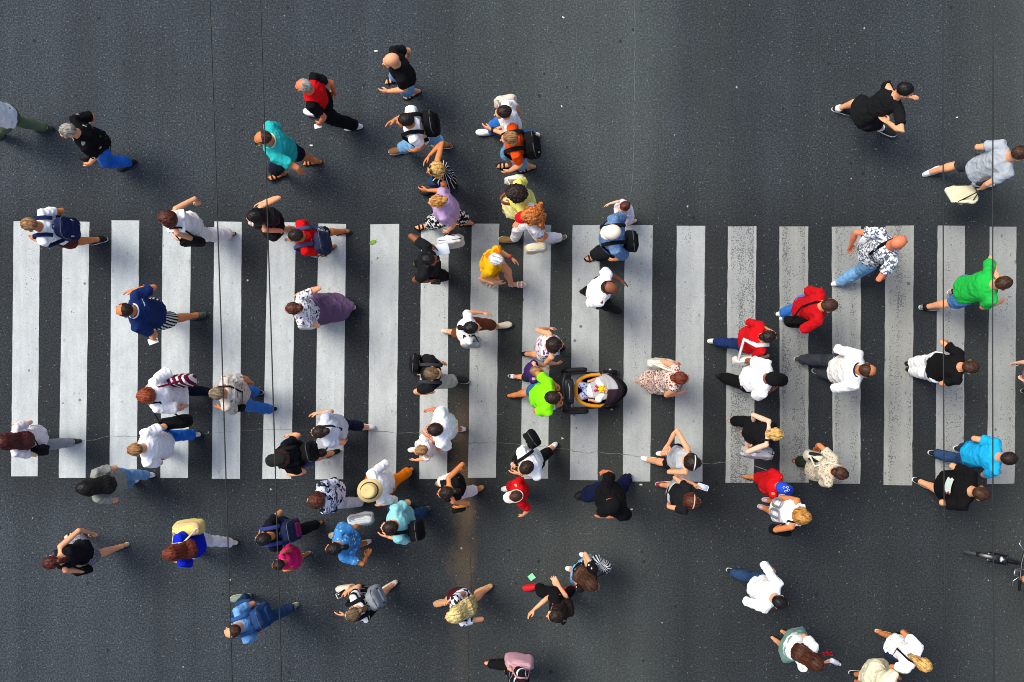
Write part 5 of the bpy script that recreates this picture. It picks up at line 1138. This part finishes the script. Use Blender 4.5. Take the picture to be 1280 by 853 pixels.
    t.links.new(fine, bp.inputs['Height']); t.links.new(bp.outputs[0], b.inputs['Normal'])
    return m
g = Geo(); R_ = 150; g.v = [V3((-R_, -R_, 0)), V3((R_, -R_, 0)), V3((R_, R_, 0)), V3((-R_, R_, 0))]; g.face((0, 1, 2, 3))
tag(link('road', g.mesh('road', [asphalt()], False)), kind='structure')
STR = [  # top-left x, top-right x, top y, bottom-left x, bottom-right x, bottom y, wear, grime
 (17.2, 50, 277, 14, 47, 596, .22, .10), (79, 112, 277, 73.5, 107, 597.5, .18, .06), (139.7, 174.2, 276, 137, 171, 598, .12, .05), (203.5, 239, 276.5, 200.6, 235, 598, .10, .06), (268, 302.3, 277.5, 265, 300, 599, .10, .05),
 (335.5, 370, 278, 327.8, 364, 599, .10, .06), (398, 432.7, 280, 394, 429, 599, .08, .08), (463, 499, 280.5, 460, 495, 599, .16, .12), (526.5, 561, 280.5, 524, 559, 599, .26, .22), (589.7, 624, 280, 585, 620, 597.5, .24, .42),
 (654.8, 689, 281, 651, 685, 599, .22, .30), (715.8, 750, 282, 712.4, 747, 600.5, .20, .28), (781, 816, 281.5, 778.4, 812.7, 602, .24, .34), (846, 881.5, 283, 842.7, 877.8, 602, .26, .42), (910, 945.5, 283.5, 906.9, 942, 604, .62, .70),
 (974, 1010, 283, 974.6, 1010.5, 603, .60, .95), (1039.5, 1076, 283.5, 1041, 1075.3, 605, .50, .90), (1107, 1142.3, 282.5, 1104.3, 1140, 607, .50, .95), (1172, 1206, 282, 1169, 1204.5, 607, .46, .85), (1237, 1270.5, 283.5, 1233.6, 1268, 605, .44, .85)]
PM = paint(); rs = random.Random(3)
for (a, b_, y0, c, d, y1, wr, gr) in STR:
    gm = Geo(); ox = W((a + b_) / 2, 440); n = 26; L_, Rr = [], []
    for i in range(n + 1):
        t = i / n; y = y0 + (y1 - y0) * t; j = .10 + wr * .55
        L_.append(W(a + (c - a) * t + rs.uniform(-j, j), y)); Rr.append(W(b_ + (d - b_) * t + rs.uniform(-j, j), y))
    for i in (0, n):
        L_[i].y += rs.uniform(-.006, .006); Rr[i].y += rs.uniform(-.006, .006)
    gm.v = [V3((p.x - ox.x, p.y - ox.y, 0)) for p in L_ + Rr]
    for i in range(n): gm.face((i, i + 1, n + 2 + i, n + 1 + i))
    o = link('crosswalk_stripe', gm.mesh('crosswalk_stripe', [PM], False), None, T(ox.x, ox.y, .004)); tag(o, kind='structure'); o['wear'] = wr + (.10 if wr < .4 else 0); o['grime'] = gr + (.10 if gr < .5 else 0)
def crack(pts, w, hexc, z, jit=.5, sub=5):
    P_ = []
    for (a, b_) in zip(pts, pts[1:]):
        for i in range(sub): t = i / sub; P_.append((a[0] + (b_[0] - a[0]) * t + rs.uniform(-jit, jit), a[1] + (b_[1] - a[1]) * t + rs.uniform(-jit, jit)))
    P_.append(pts[-1]); gm = Geo(); Q = [W(*p) for p in P_]
    for i, p in enumerate(Q):
        d = (Q[min(i + 1, len(Q) - 1)] - Q[max(i - 1, 0)]).normalized(); nrm = V3((-d.y, d.x, 0)); ww = w * rs.uniform(.25, 1.)
        gm.v += [V3((*(p + nrm * ww / 2).xy, z)), V3((*(p - nrm * ww / 2).xy, z))]
    for i in range(len(Q) - 1): gm.face((2 * i, 2 * i + 1, 2 * i + 3, 2 * i + 2))
    m = gm.mesh('road_crack', [plainmat('crack_fill', hexc, .9, .1, 0, .4)], False); tag(link('road_crack', m), kind='structure')
CR = [(90, 548), (108, 551), (120, 550), (135, 545), (170, 546), (240, 543), (330, 537), (380, 538), (429, 536), (496, 541), (525, 541), (560, 548), (587, 554), (619, 553), (649, 556), (680, 558), (714, 563), (729, 566.5), (747, 565), (777, 568), (793, 570), (807, 573), (845, 576), (879, 580), (906, 578), (944, 583), (974, 593), (987, 595.5), (999, 590), (1011, 592)]
crack(CR[:5], .009, '#77797a', .0085); crack(CR[4:9], .005, '#6c6e70', .0085, .4); crack(CR[8:16], .008, '#6c6d6b', .0085, .8); crack(CR[15:25], .010, '#747470', .0085, .9); crack(CR[24:], .013, '#94938c', .0085, .8)
crack([(793, -20), (793.5, 60), (793, 120), (792, 180), (790, 235), (784, 262)], .008, '#6d7174', .0045, .8, 14)
crack([(588, 690), (589, 740), (585, 800), (586, 880)], .007, '#262a2e', .0045, .5, 8)
crack([(830, 420), (829, 640), (830, 760), (828, 880)], .008, '#33373b', .0045, .6, 12)
crack([(566, -20), (566, 60), (567, 120), (568, 200)], .006, '#33373a', .0045, .4, 8)
# red chalk scribble near the bottom
for s_ in ([(1027, 815), (1033, 818), (1040, 815)], [(1030, 820), (1034, 814), (1038, 820)], [(1028, 818), (1041, 819)]):
    crack(s_, .022, '#b8232a', .0045, .3, 3)

# ---------------------------------------------------------------- small things on the road
def bit(name, label, cat, u, v, size, hexc, rot=0, group=None, asp=1., curl=.3):
    gm = Geo(); n = 6; a, b_ = size / 2, size * asp / 2
    for i in range(n):
        for k in range(n):
            x, y = (i / (n - 1) - .5) * 2, (k / (n - 1) - .5) * 2
            if name == 'leaf': y *= (1 - abs(x) ** 2 * .95)
            gm.v.append(V3((x * a, y * b_, .003 + size * curl * (.5 * x * x + .3 * math.sin(3 * y + x) ** 2))))
    for i in range(n - 1):
        for k in range(n - 1): gm.face((i * n + k, (i + 1) * n + k, (i + 1) * n + k + 1, i * n + k + 1))
    m0 = len(gm.v); gm.v += [p - V3((0, 0, .002)) for p in gm.v[:]]; gm.f += [tuple(m0 + i for i in f[::-1]) for f in gm.f[:]]; gm.m = [0] * len(gm.f)
    o = link(name, gm.mesh(name, [plainmat(name + '_skin', hexc, .8, .2, 0, .15)]), None, T(*W(u, v, .007)) @ Matrix.Rotation(math.radians(rot), 4, 'Z')); tag(o, label, cat, group); return o
bit('leaf', 'small green leaf on the eighth white stripe', 'leaf', 466, 303, .10, '#7fa63c', 30, None, .6, .35)
bit('leaf', 'tiny pale green leaf beside the blonde woman with sunglasses', 'leaf', 561, 214, .05, '#9fb070', 70, None, .6, .35)
bit('paper_scrap', 'mint green square of paper near the woman with red shoes', 'paper', 664.5, 721.5, .085, '#8fe0b0', 38, None, .95, .12)
for (u, v, sz, lb) in ((389, 182, .04, 'tiny white cigarette end by the man in turquoise polo'), (470, 64, .045, 'white speck of litter by the bald man in black tee'), (136, 173, .035, 'white speck of litter by the grey haired person in flowered black shirt'), (801, 606, .04, 'white speck of litter right of the heavy man in black'), (789, 637, .04, 'thin white scrap below right of the heavy man in black'),
                       (704, 22, .035, 'white speck of litter in the top middle of the road'), (702, 133, .03, 'white speck of litter right of the man in orange tee'), (1196, 147, .03, 'white speck of litter above the man in grey tee'), (1242, 8, .03, 'white speck of litter in the top right corner'), (287, 725, .03, 'white speck of litter under the blue blouse woman'), (703, 548, .03, 'white speck of litter between the stripes by the pack carrier')):
    bit('litter_scrap', lb, 'litter', u, v, sz, '#dedcd6', rs.uniform(0, 180), 'scraps of litter on the road', .5, .2)

# ---------------------------------------------------------------- overhead wires
WM = plainmat('dark_wire', '#222426', .55, .3)
for (x0, x1, lb) in ((263, 291, 'leftmost overhead wire crossing above the fifth stripe'), (326, 352.5, 'second overhead wire from the left, above the sixth stripe'), (1178, 1180.5, 'overhead wire above the second last stripe on the right'), (1240.5, 1241, 'rightmost overhead wire above the last stripe')):
    zc = 5.6; a, b_ = W(x0, 0, zc), W(x1, 853, zc); d = (b_ - a); gm = Geo(); c = a.lerp(b_, .5)
    pts = [a + d * t + V3((0, 0, .18 * (2 * (t - .5)) ** 2 / 9)) - c for t in (-2.5, -1.5, -.7, -.2, 0, .25, .5, .75, 1, 1.2, 1.7, 2.5, 3.5)]
    gm.tube(pts, .0056, V3((1, 0, 0)), n=8, dome=0.1)
    tag(link('overhead_wire', gm.mesh('overhead_wire', [WM]), None, T(*c)), lb, 'wire', 'overhead wires along the street')

# ---------------------------------------------------------------- pram with the baby
PB = W(733, 488, 0.); PR = math.radians(2)
pm = bpy.data.objects.new('pram', None); COL.objects.link(pm); pm.matrix_basis = T(PB.x, PB.y, 0) @ Matrix.Rotation(PR, 4, 'Z')
tag(pm, 'black pram with orange seat rim and plum hood, pushed by the man in neon green', 'pram')
blk = plainmat('pram_black', '#121214', .5, .4); steel = plainmat('pram_steel', '#b9bcc2', .3, .6, .8); tyre = plainmat('tyre', '#17181a', .8, .2)
plum = fabric('#332530'); grey = fabric('#bab7b8'); orange = fabric('#eea02c'); bfab = fabric('#141417')
def part(name, geo, mat, parent=pm): return link(name, geo.mesh(name, [mat]), parent)
def wheel(parent, c, r, w):
    wg = Geo(); c = V3(c)
    wg.tube([c + V3((r * .9 * math.cos(a), 0, r * .9 * math.sin(a))) for a in [2 * PI * i / 24 for i in range(24)]], (w, r * .12), V3((0, 1, 0)), n=8, closed=True)
    o = link('wheel', wg.mesh('wheel', [tyre]), parent)
    rg = Geo(); rg.tube([c + V3((r * .74 * math.cos(a), 0, r * .74 * math.sin(a))) for a in [2 * PI * i / 24 for i in range(24)]], (w * .5, r * .05), V3((0, 1, 0)), n=6, closed=True)
    for i in range(5):
        a = 2 * PI * i / 5; rg.tube([c, c + V3((r * .74 * math.cos(a), 0, r * .74 * math.sin(a)))], (.008, .012), n=6)
    rg.tube([c - V3((0, w * 1.4, 0)), c + V3((0, w * 1.4, 0))], .022, V3((1, 0, 0)), n=10); link('rim', rg.mesh('rim', [steel]), o)
for s in (1, -1):
    wheel(pm, (-.20, s * .27, .15), .15, .028); wheel(pm, (.33, s * .24, .10), .10, .025)
    g = Geo(); g.tube([(-.20, s * .235, .16), (.06, s * .235, .42), (.33, s * .205, .13)], .014, n=8); g.tube([(.06, s * .235, .42), (-.12, s * .235, .70), (-.34, s * .22, 1.0)], .016, n=8); part('side_frame', g, blk)
    g = Geo(); g.sq(T(-.16, s * .28, .48), .15, .035, .05, .4, .5, 16, 9); part('wheel_guard', g, blk)
g = Geo(); g.tube([(-.34, -.23, 1.0), (-.37, -.12, 1.02), (-.375, 0, 1.025), (-.37, .12, 1.02), (-.34, .23, 1.0)], .019, V3((0, 0, 1)), n=10); part('handlebar', g, blk)
g = Geo(); g.sq(T(-.285, 0, .80), .065, .17, .05, .4, .4, 18, 10); part('parent_tray', g, blk)
g = Geo(); g.tube([(-.29, -.10, .852), (-.28, 0, .854), (-.29, .10, .852)], (.008, .006), V3((0, 0, 1)), n=6); part('tray_edge', g, steel)
g = Geo(); g.tube([(-.20, -.235, .15), (-.20, .235, .15)], .012, V3((1, 0, 0)), n=8); g.tube([(.33, -.20, .11), (.33, .20, .11)], .012, V3((1, 0, 0)), n=8); part('axle', g, steel)
# seat tub: a shell with an orange rim, leaning back towards the handle
g = Geo(); n = 30; prof = [(.60, .20), (.85, .34), (1., .56), (.93, .57), (.78, .40), (.5, .30)]
i0 = 0
for (k, z) in prof:
    for j_ in range(n):
        th = 2 * PI * j_ / n; x = .31 * k * math.copysign(abs(math.cos(th)) ** .8, math.cos(th)); y = .22 * k * math.copysign(abs(math.sin(th)) ** .8, math.sin(th)); g.v.append(V3((x + .11, y, z + (.12 * -x))))
for i in range(len(prof) - 1):
    for j_ in range(n): m_ = (j_ + 1) % n; g.face((i * n + j_, i * n + m_, (i + 1) * n + m_, (i + 1) * n + j_))
g.face([n - 1 - j_ for j_ in range(n)]); g.face([(len(prof) - 1) * n + j_ for j_ in range(n)])
seat = part('seat_tub', g, bfab)
g = Geo(); g.tube([(.11 + .295 * math.copysign(abs(math.cos(th)) ** .8, math.cos(th)), .207 * math.copysign(abs(math.sin(th)) ** .8, math.sin(th)), .585 - .0354 * math.cos(th)) for th in [2 * PI * j_ / 36 for j_ in range(36)]], (.034, .026), V3((0, 0, 1)), n=10, closed=True); link('padded_rim', g.mesh('padded_rim', [orange]), seat)
# hood over the front half, apron panel in pale grey
def hood(a0, a1, r0, mat, name, y0=-1, y1=1):
    gm = Geo(); na, nb = 12, 18
    for i in range(na + 1):
        a = math.radians(a0 + (a1 - a0) * i / na)
        for k in range(nb + 1):
            t = y0 + (y1 - y0) * k / nb; w_ = math.sin((1 - abs(t)) * PI / 2) ** .55
            rib = 1 + .018 * math.cos(a * 14)
            gm.v.append(V3((.14 + math.cos(a) * r0 * w_ * rib, t * .235, .60 + math.sin(a) * r0 * .72 * w_ * rib)))
    for i in range(na):
        for k in range(nb): b0 = i * (nb + 1) + k; gm.face((b0, b0 + 1, b0 + nb + 2, b0 + nb + 1))
    o = link(name, gm.mesh(name, [mat]), pm); sm_ = o.modifiers.new('s', 'SOLIDIFY'); sm_.thickness = .012; return o
hood(30, 76, .33, plum, 'hood'); hood(48, 77, .336, grey, 'hood_panel', .03, .92); hood(4, 34, .338, bfab, 'hood_band'); hood(-50, 8, .36, bfab, 'front_hood')
g = Geo(); g.sq(T(.17, .03, .675) @ Matrix.Rotation(.10, 4, 'Y') @ Matrix.Rotation(.25, 4, 'Z'), .15, .16, .03, .6, .45, 22, 10); part('cover', g, grey)
g = Geo(); g.tube([(.40, -.10, .69), (.425, 0, .71), (.40, .10, .69)], (.01, .01), V3((0, 0, 1)), n=6); part('hood_trim', g, steel)

BM = pm.matrix_basis @ T(-.03, 0, .50)
def baby():
    g = Geo(); Vv = V3
    g.tube([(.0, 0, .06), (.10, 0, .10), (.20, 0, .16)], [(.085, .06), (.095, .065), (.07, .05)], n=16)
    for s in (1, -1):
        g.tube([(.0, s * .05, .06), (-.10, s * .085, .13), (-.16, s * .06, .08)], [.045, .038, .028], n=10)
        g.tube([(-.16, s * .06, .08), (-.20, s * .06, .10)], [.026, .02], n=8)
        g.tube([(.18, s * .06, .16), (.10, s * .15, .19), (.05, s * .13, .21)], [.032, .027, .021], n=10)
        g.sq(T(.03, s * .125, .215), .026, .02, .016, 1, 1, 8, 6)
        for f in range(4): g.tube([(.02, s * .125 + (f - 1.5) * .009, .217), (-.004, s * .122 + (f - 1.5) * .011, .222)], .0058, n=6)
    g.tube([(.2, 0, .16), (.25, 0, .19)], [.035, .035], n=10)
    return g
gs = Geo(); gs.tube([(.03, 0, .075), (.11, 0, .11), (.205, 0, .165)], [(.10, .075), (.108, .08), (.08, .06)], n=18)
for s in (1, -1): gs.tube([(.19, s * .05, .165), (.13, s * .13, .19)], [.048, .046], n=12)
gp = Geo(); gp.tube([(-.02, 0, .055), (.05, 0, .085)], [(.092, .066), (.094, .07)], n=16)
for s in (1, -1): gp.tube([(.0, s * .05, .06), (-.09, s * .08, .122)], [.055, .05], n=12)
RB = run_jobs([(baby(), .007, 3), (gs, .008, 2), (gp, .008, 2)])
HMb = T(.28, 0, .225) @ Matrix.Rotation(PI, 4, 'Z') @ Matrix.Rotation(-.75, 4, 'Y') @ Matrix.Scale(.68, 4)
bb = link('person', join('person', [RB[0], xform(HEAD, HMb)] + [xform(e, HMb) for e in EYES], [skinmat('#e0a07c'), plainmat('eye_white', '#e8e4dc', .3, .5), plainmat('brow_and_iris', '#241a14', .5, .4), skinmat('#d08a74')]), None, BM)
tag(bb, 'baby in white top lying in the pram', 'person')
link('shirt', join('shirt', [crumple(RB[1], .006, 14, 3)], [fabric('#fafafa')]), bb); link('trousers', join('trousers', [crumple(RB[2], .004, 14, 4)], [fabric(('floral', '#c8cdea', '#3a3f8a', '#8a90c8', 34, .4))]), bb)
gh = Geo(); gh.sq(HMb @ T(-.015, 0, .045), .104, .083, .088, 1, 1, 20, 12, lambda p: V3((p.x, p.y, max(p.z, -.01)))); link('cap', gh.mesh('cap', [fabric('#f4f2ee')]), bb)
# small cloth toy on the cover: yellow petals with a red ribbon
TM = pm.matrix_basis @ T(.10, .015, .735)
ty = bpy.data.objects.new('soft_toy', None); COL.objects.link(ty); ty.matrix_basis = TM; tag(ty, 'yellow soft toy with red ribbon lying on the pram cover', 'toy')
g = Geo(); g.sq(T(.05, 0, .012), .03, .03, .024, 1, 1, 12, 8)
for i in range(6): a = 2 * PI * i / 6; g.sq(T(.05 + .035 * math.cos(a), .035 * math.sin(a), .008), .02, .02, .013, 1, 1, 10, 6)
link('petals', g.mesh('petals', [fabric('#f2c81e')]), ty)
g = Geo(); g.tube([(.015, 0, .006), (-.05, -.02, .004)], (.013, .006), n=6); g.tube([(.015, 0, .006), (-.03, .045, .004)], (.013, .006), n=6); link('ribbon', g.mesh('ribbon', [fabric('#d81e48')]), ty)

# ---------------------------------------------------------------- bicycle at the right edge
B0 = W(1221, 693, .0); BA = math.radians(168)
bk = bpy.data.objects.new('bicycle', None); COL.objects.link(bk)
bm_ = Matrix.Rotation(BA, 4, 'Z') @ Matrix.Rotation(math.radians(4), 4, 'X'); fw = V3((math.cos(BA), math.sin(BA), 0))
bk.matrix_basis = T(B0.x - fw.x * .0, B0.y - fw.y * .0, 0) @ bm_; tag(bk, 'black bicycle with thin grey tyres entering at the right edge', 'bicycle')
fr_ = plainmat('bike_frame', '#15171b', .3, .6); ch = plainmat('bike_metal', '#a9adb3', .25, .6, .9); ty_ = plainmat('bike_tyre', '#4a4f50', .8, .2)
def bwheel(x, lean=.0):
    g = Geo(); c = V3((x, 0, .34)); ring = lambda r: [c + V3((r * math.cos(a), 0, r * math.sin(a))) for a in [2 * PI * i / 40 for i in range(40)]]
    g.tube(ring(.322), (.021, .020), V3((0, 1, 0)), n=8, closed=True); o = link('wheel', g.mesh('wheel', [ty_]), bk)
    g = Geo(); g.tube(ring(.298), (.012, .010), V3((0, 1, 0)), n=6, closed=True)
    g.tube([c - V3((0, .05, 0)), c + V3((0, .05, 0))], .02, V3((1, 0, 0)), n=8)
    for i in range(20):
        a = 2 * PI * i / 20; g.tube([c + V3((0, (.03 if i % 2 else -.03), 0)), c + V3((.295 * math.cos(a), 0, .295 * math.sin(a)))], .0016, n=4, dome=0)
    link('rim', g.mesh('rim', [ch]), o)
bwheel(0); bwheel(-1.06)
g = Geo(); g.tube([(.365 * math.cos(a), 0, .34 + .365 * math.sin(a)) for a in [math.radians(40 + 130 * i / 14) for i in range(15)]], (.032, .006), V3((0, 1, 0)), n=8); link('mudguard', g.mesh('mudguard', [fr_]), bk)
g = Geo(); g.sq(T(.03, 0, .84), .05, .045, .045, .8, .8, 14, 9); g.tube([(.0, 0, .84), (-.15, 0, .84)], .012, V3((0, 1, 0)), n=6); hl_ = link('headlight', g.mesh('headlight', [fr_]), bk)
g = Geo(); g.sq(T(.068, 0, .84), .014, .036, .036, 1, 1, 12, 8); link('lens', g.mesh('lens', [plainmat('lamp_lens', '#d8dce0', .1, .7)]), hl_)
g = Geo()
A_, Bq, Cq, Dq = V3((-.17, 0, .86)), V3((-.12, 0, .70)), V3((-.62, 0, .30)), V3((-.72, 0, .80))
g.tube([A_, Dq], .017, n=10); g.tube([Bq, Cq], .020, n=10); g.tube([Cq, Dq + V3((-.03, 0, .10))], .016, n=10); g.tube([A_ + V3((-.02, 0, .06)), Bq + V3((.01, 0, -.04))], .021, n=10)
for s in (1, -1): g.tube([Cq, V3((-1.06, s * .06, .34))], .010, n=8); g.tube([Dq, V3((-1.06, s * .06, .34))], .009, n=8)
link('frame', g.mesh('frame', [fr_]), bk)
g = Geo()
for s in (1, -1): g.tube([(-.10, s * .055, .66), (-.05, s * .058, .52), (0, s * .055, .34)], .013, n=8)
g.tube([(-.10, -.06, .66), (-.10, .06, .66)], .015, V3((1, 0, 0)), n=8); link('fork', g.mesh('fork', [fr_]), bk)
g = Geo(); g.tube([(-.14, -.32, 1.02), (-.12, -.2, 1.03), (-.12, 0, 1.0), (-.12, .2, 1.03), (-.14, .32, 1.02)], .014, V3((0, 0, 1)), n=10); g.tube([(-.12, 0, 1.0), (-.18, 0, .90)], .017, n=8)
hb = link('handlebar', g.mesh('handlebar', [fr_]), bk)
for s in (1, -1):
    g = Geo(); g.tube([(-.122, s * .22, 1.03), (-.14, s * .335, 1.02)], .019, V3((0, 0, 1)), n=10); link('grip', g.mesh('grip', [plainmat('rubber', '#0e0e10', .8, .2)]), hb)
    g = Geo(); g.tube([(-.11, s * .17, 1.02), (-.05, s * .24, 1.0), (-.06, s * .30, .99)], (.008, .006), V3((0, 0, 1)), n=6); link('brake_lever', g.mesh('brake_lever', [ch]), hb)
g = Geo(); g.sq(T(-.74, 0, .96), .13, .065, .03, .8, .8, 16, 8, lambda p: V3((p.x, p.y * (1 - 2.2 * (p.x + .13)), p.z))); link('saddle', g.mesh('saddle', [plainmat('saddle_leather', '#131315', .5, .4)]), bk)
g = Geo(); g.tube([Cq + V3((.10 * math.cos(a), .045, .10 * math.sin(a))) for a in [2 * PI * i / 20 for i in range(20)]], (.004, .012), V3((0, 1, 0)), n=6, closed=True); g.tube([Cq - V3((0, .07, 0)), Cq + V3((0, .07, 0))], .02, V3((1, 0, 0)), n=8)
for s in (1, -1): g.tube([Cq + V3((0, s * .06, 0)), Cq + V3((s * .12, s * .075, -s * .12))], .010, n=6); g.sq(T(*(Cq + V3((s * .12, s * .13, -s * .12)))), .045, .05, .012, .4, .4, 12, 6)
link('crankset', g.mesh('crankset', [ch]), bk)

# ---------------------------------------------------------------- build all people at once
jobs = JOBS[:]; RES = run_jobs(jobs)
for q in PEOPLE: finish_person(q, RES)
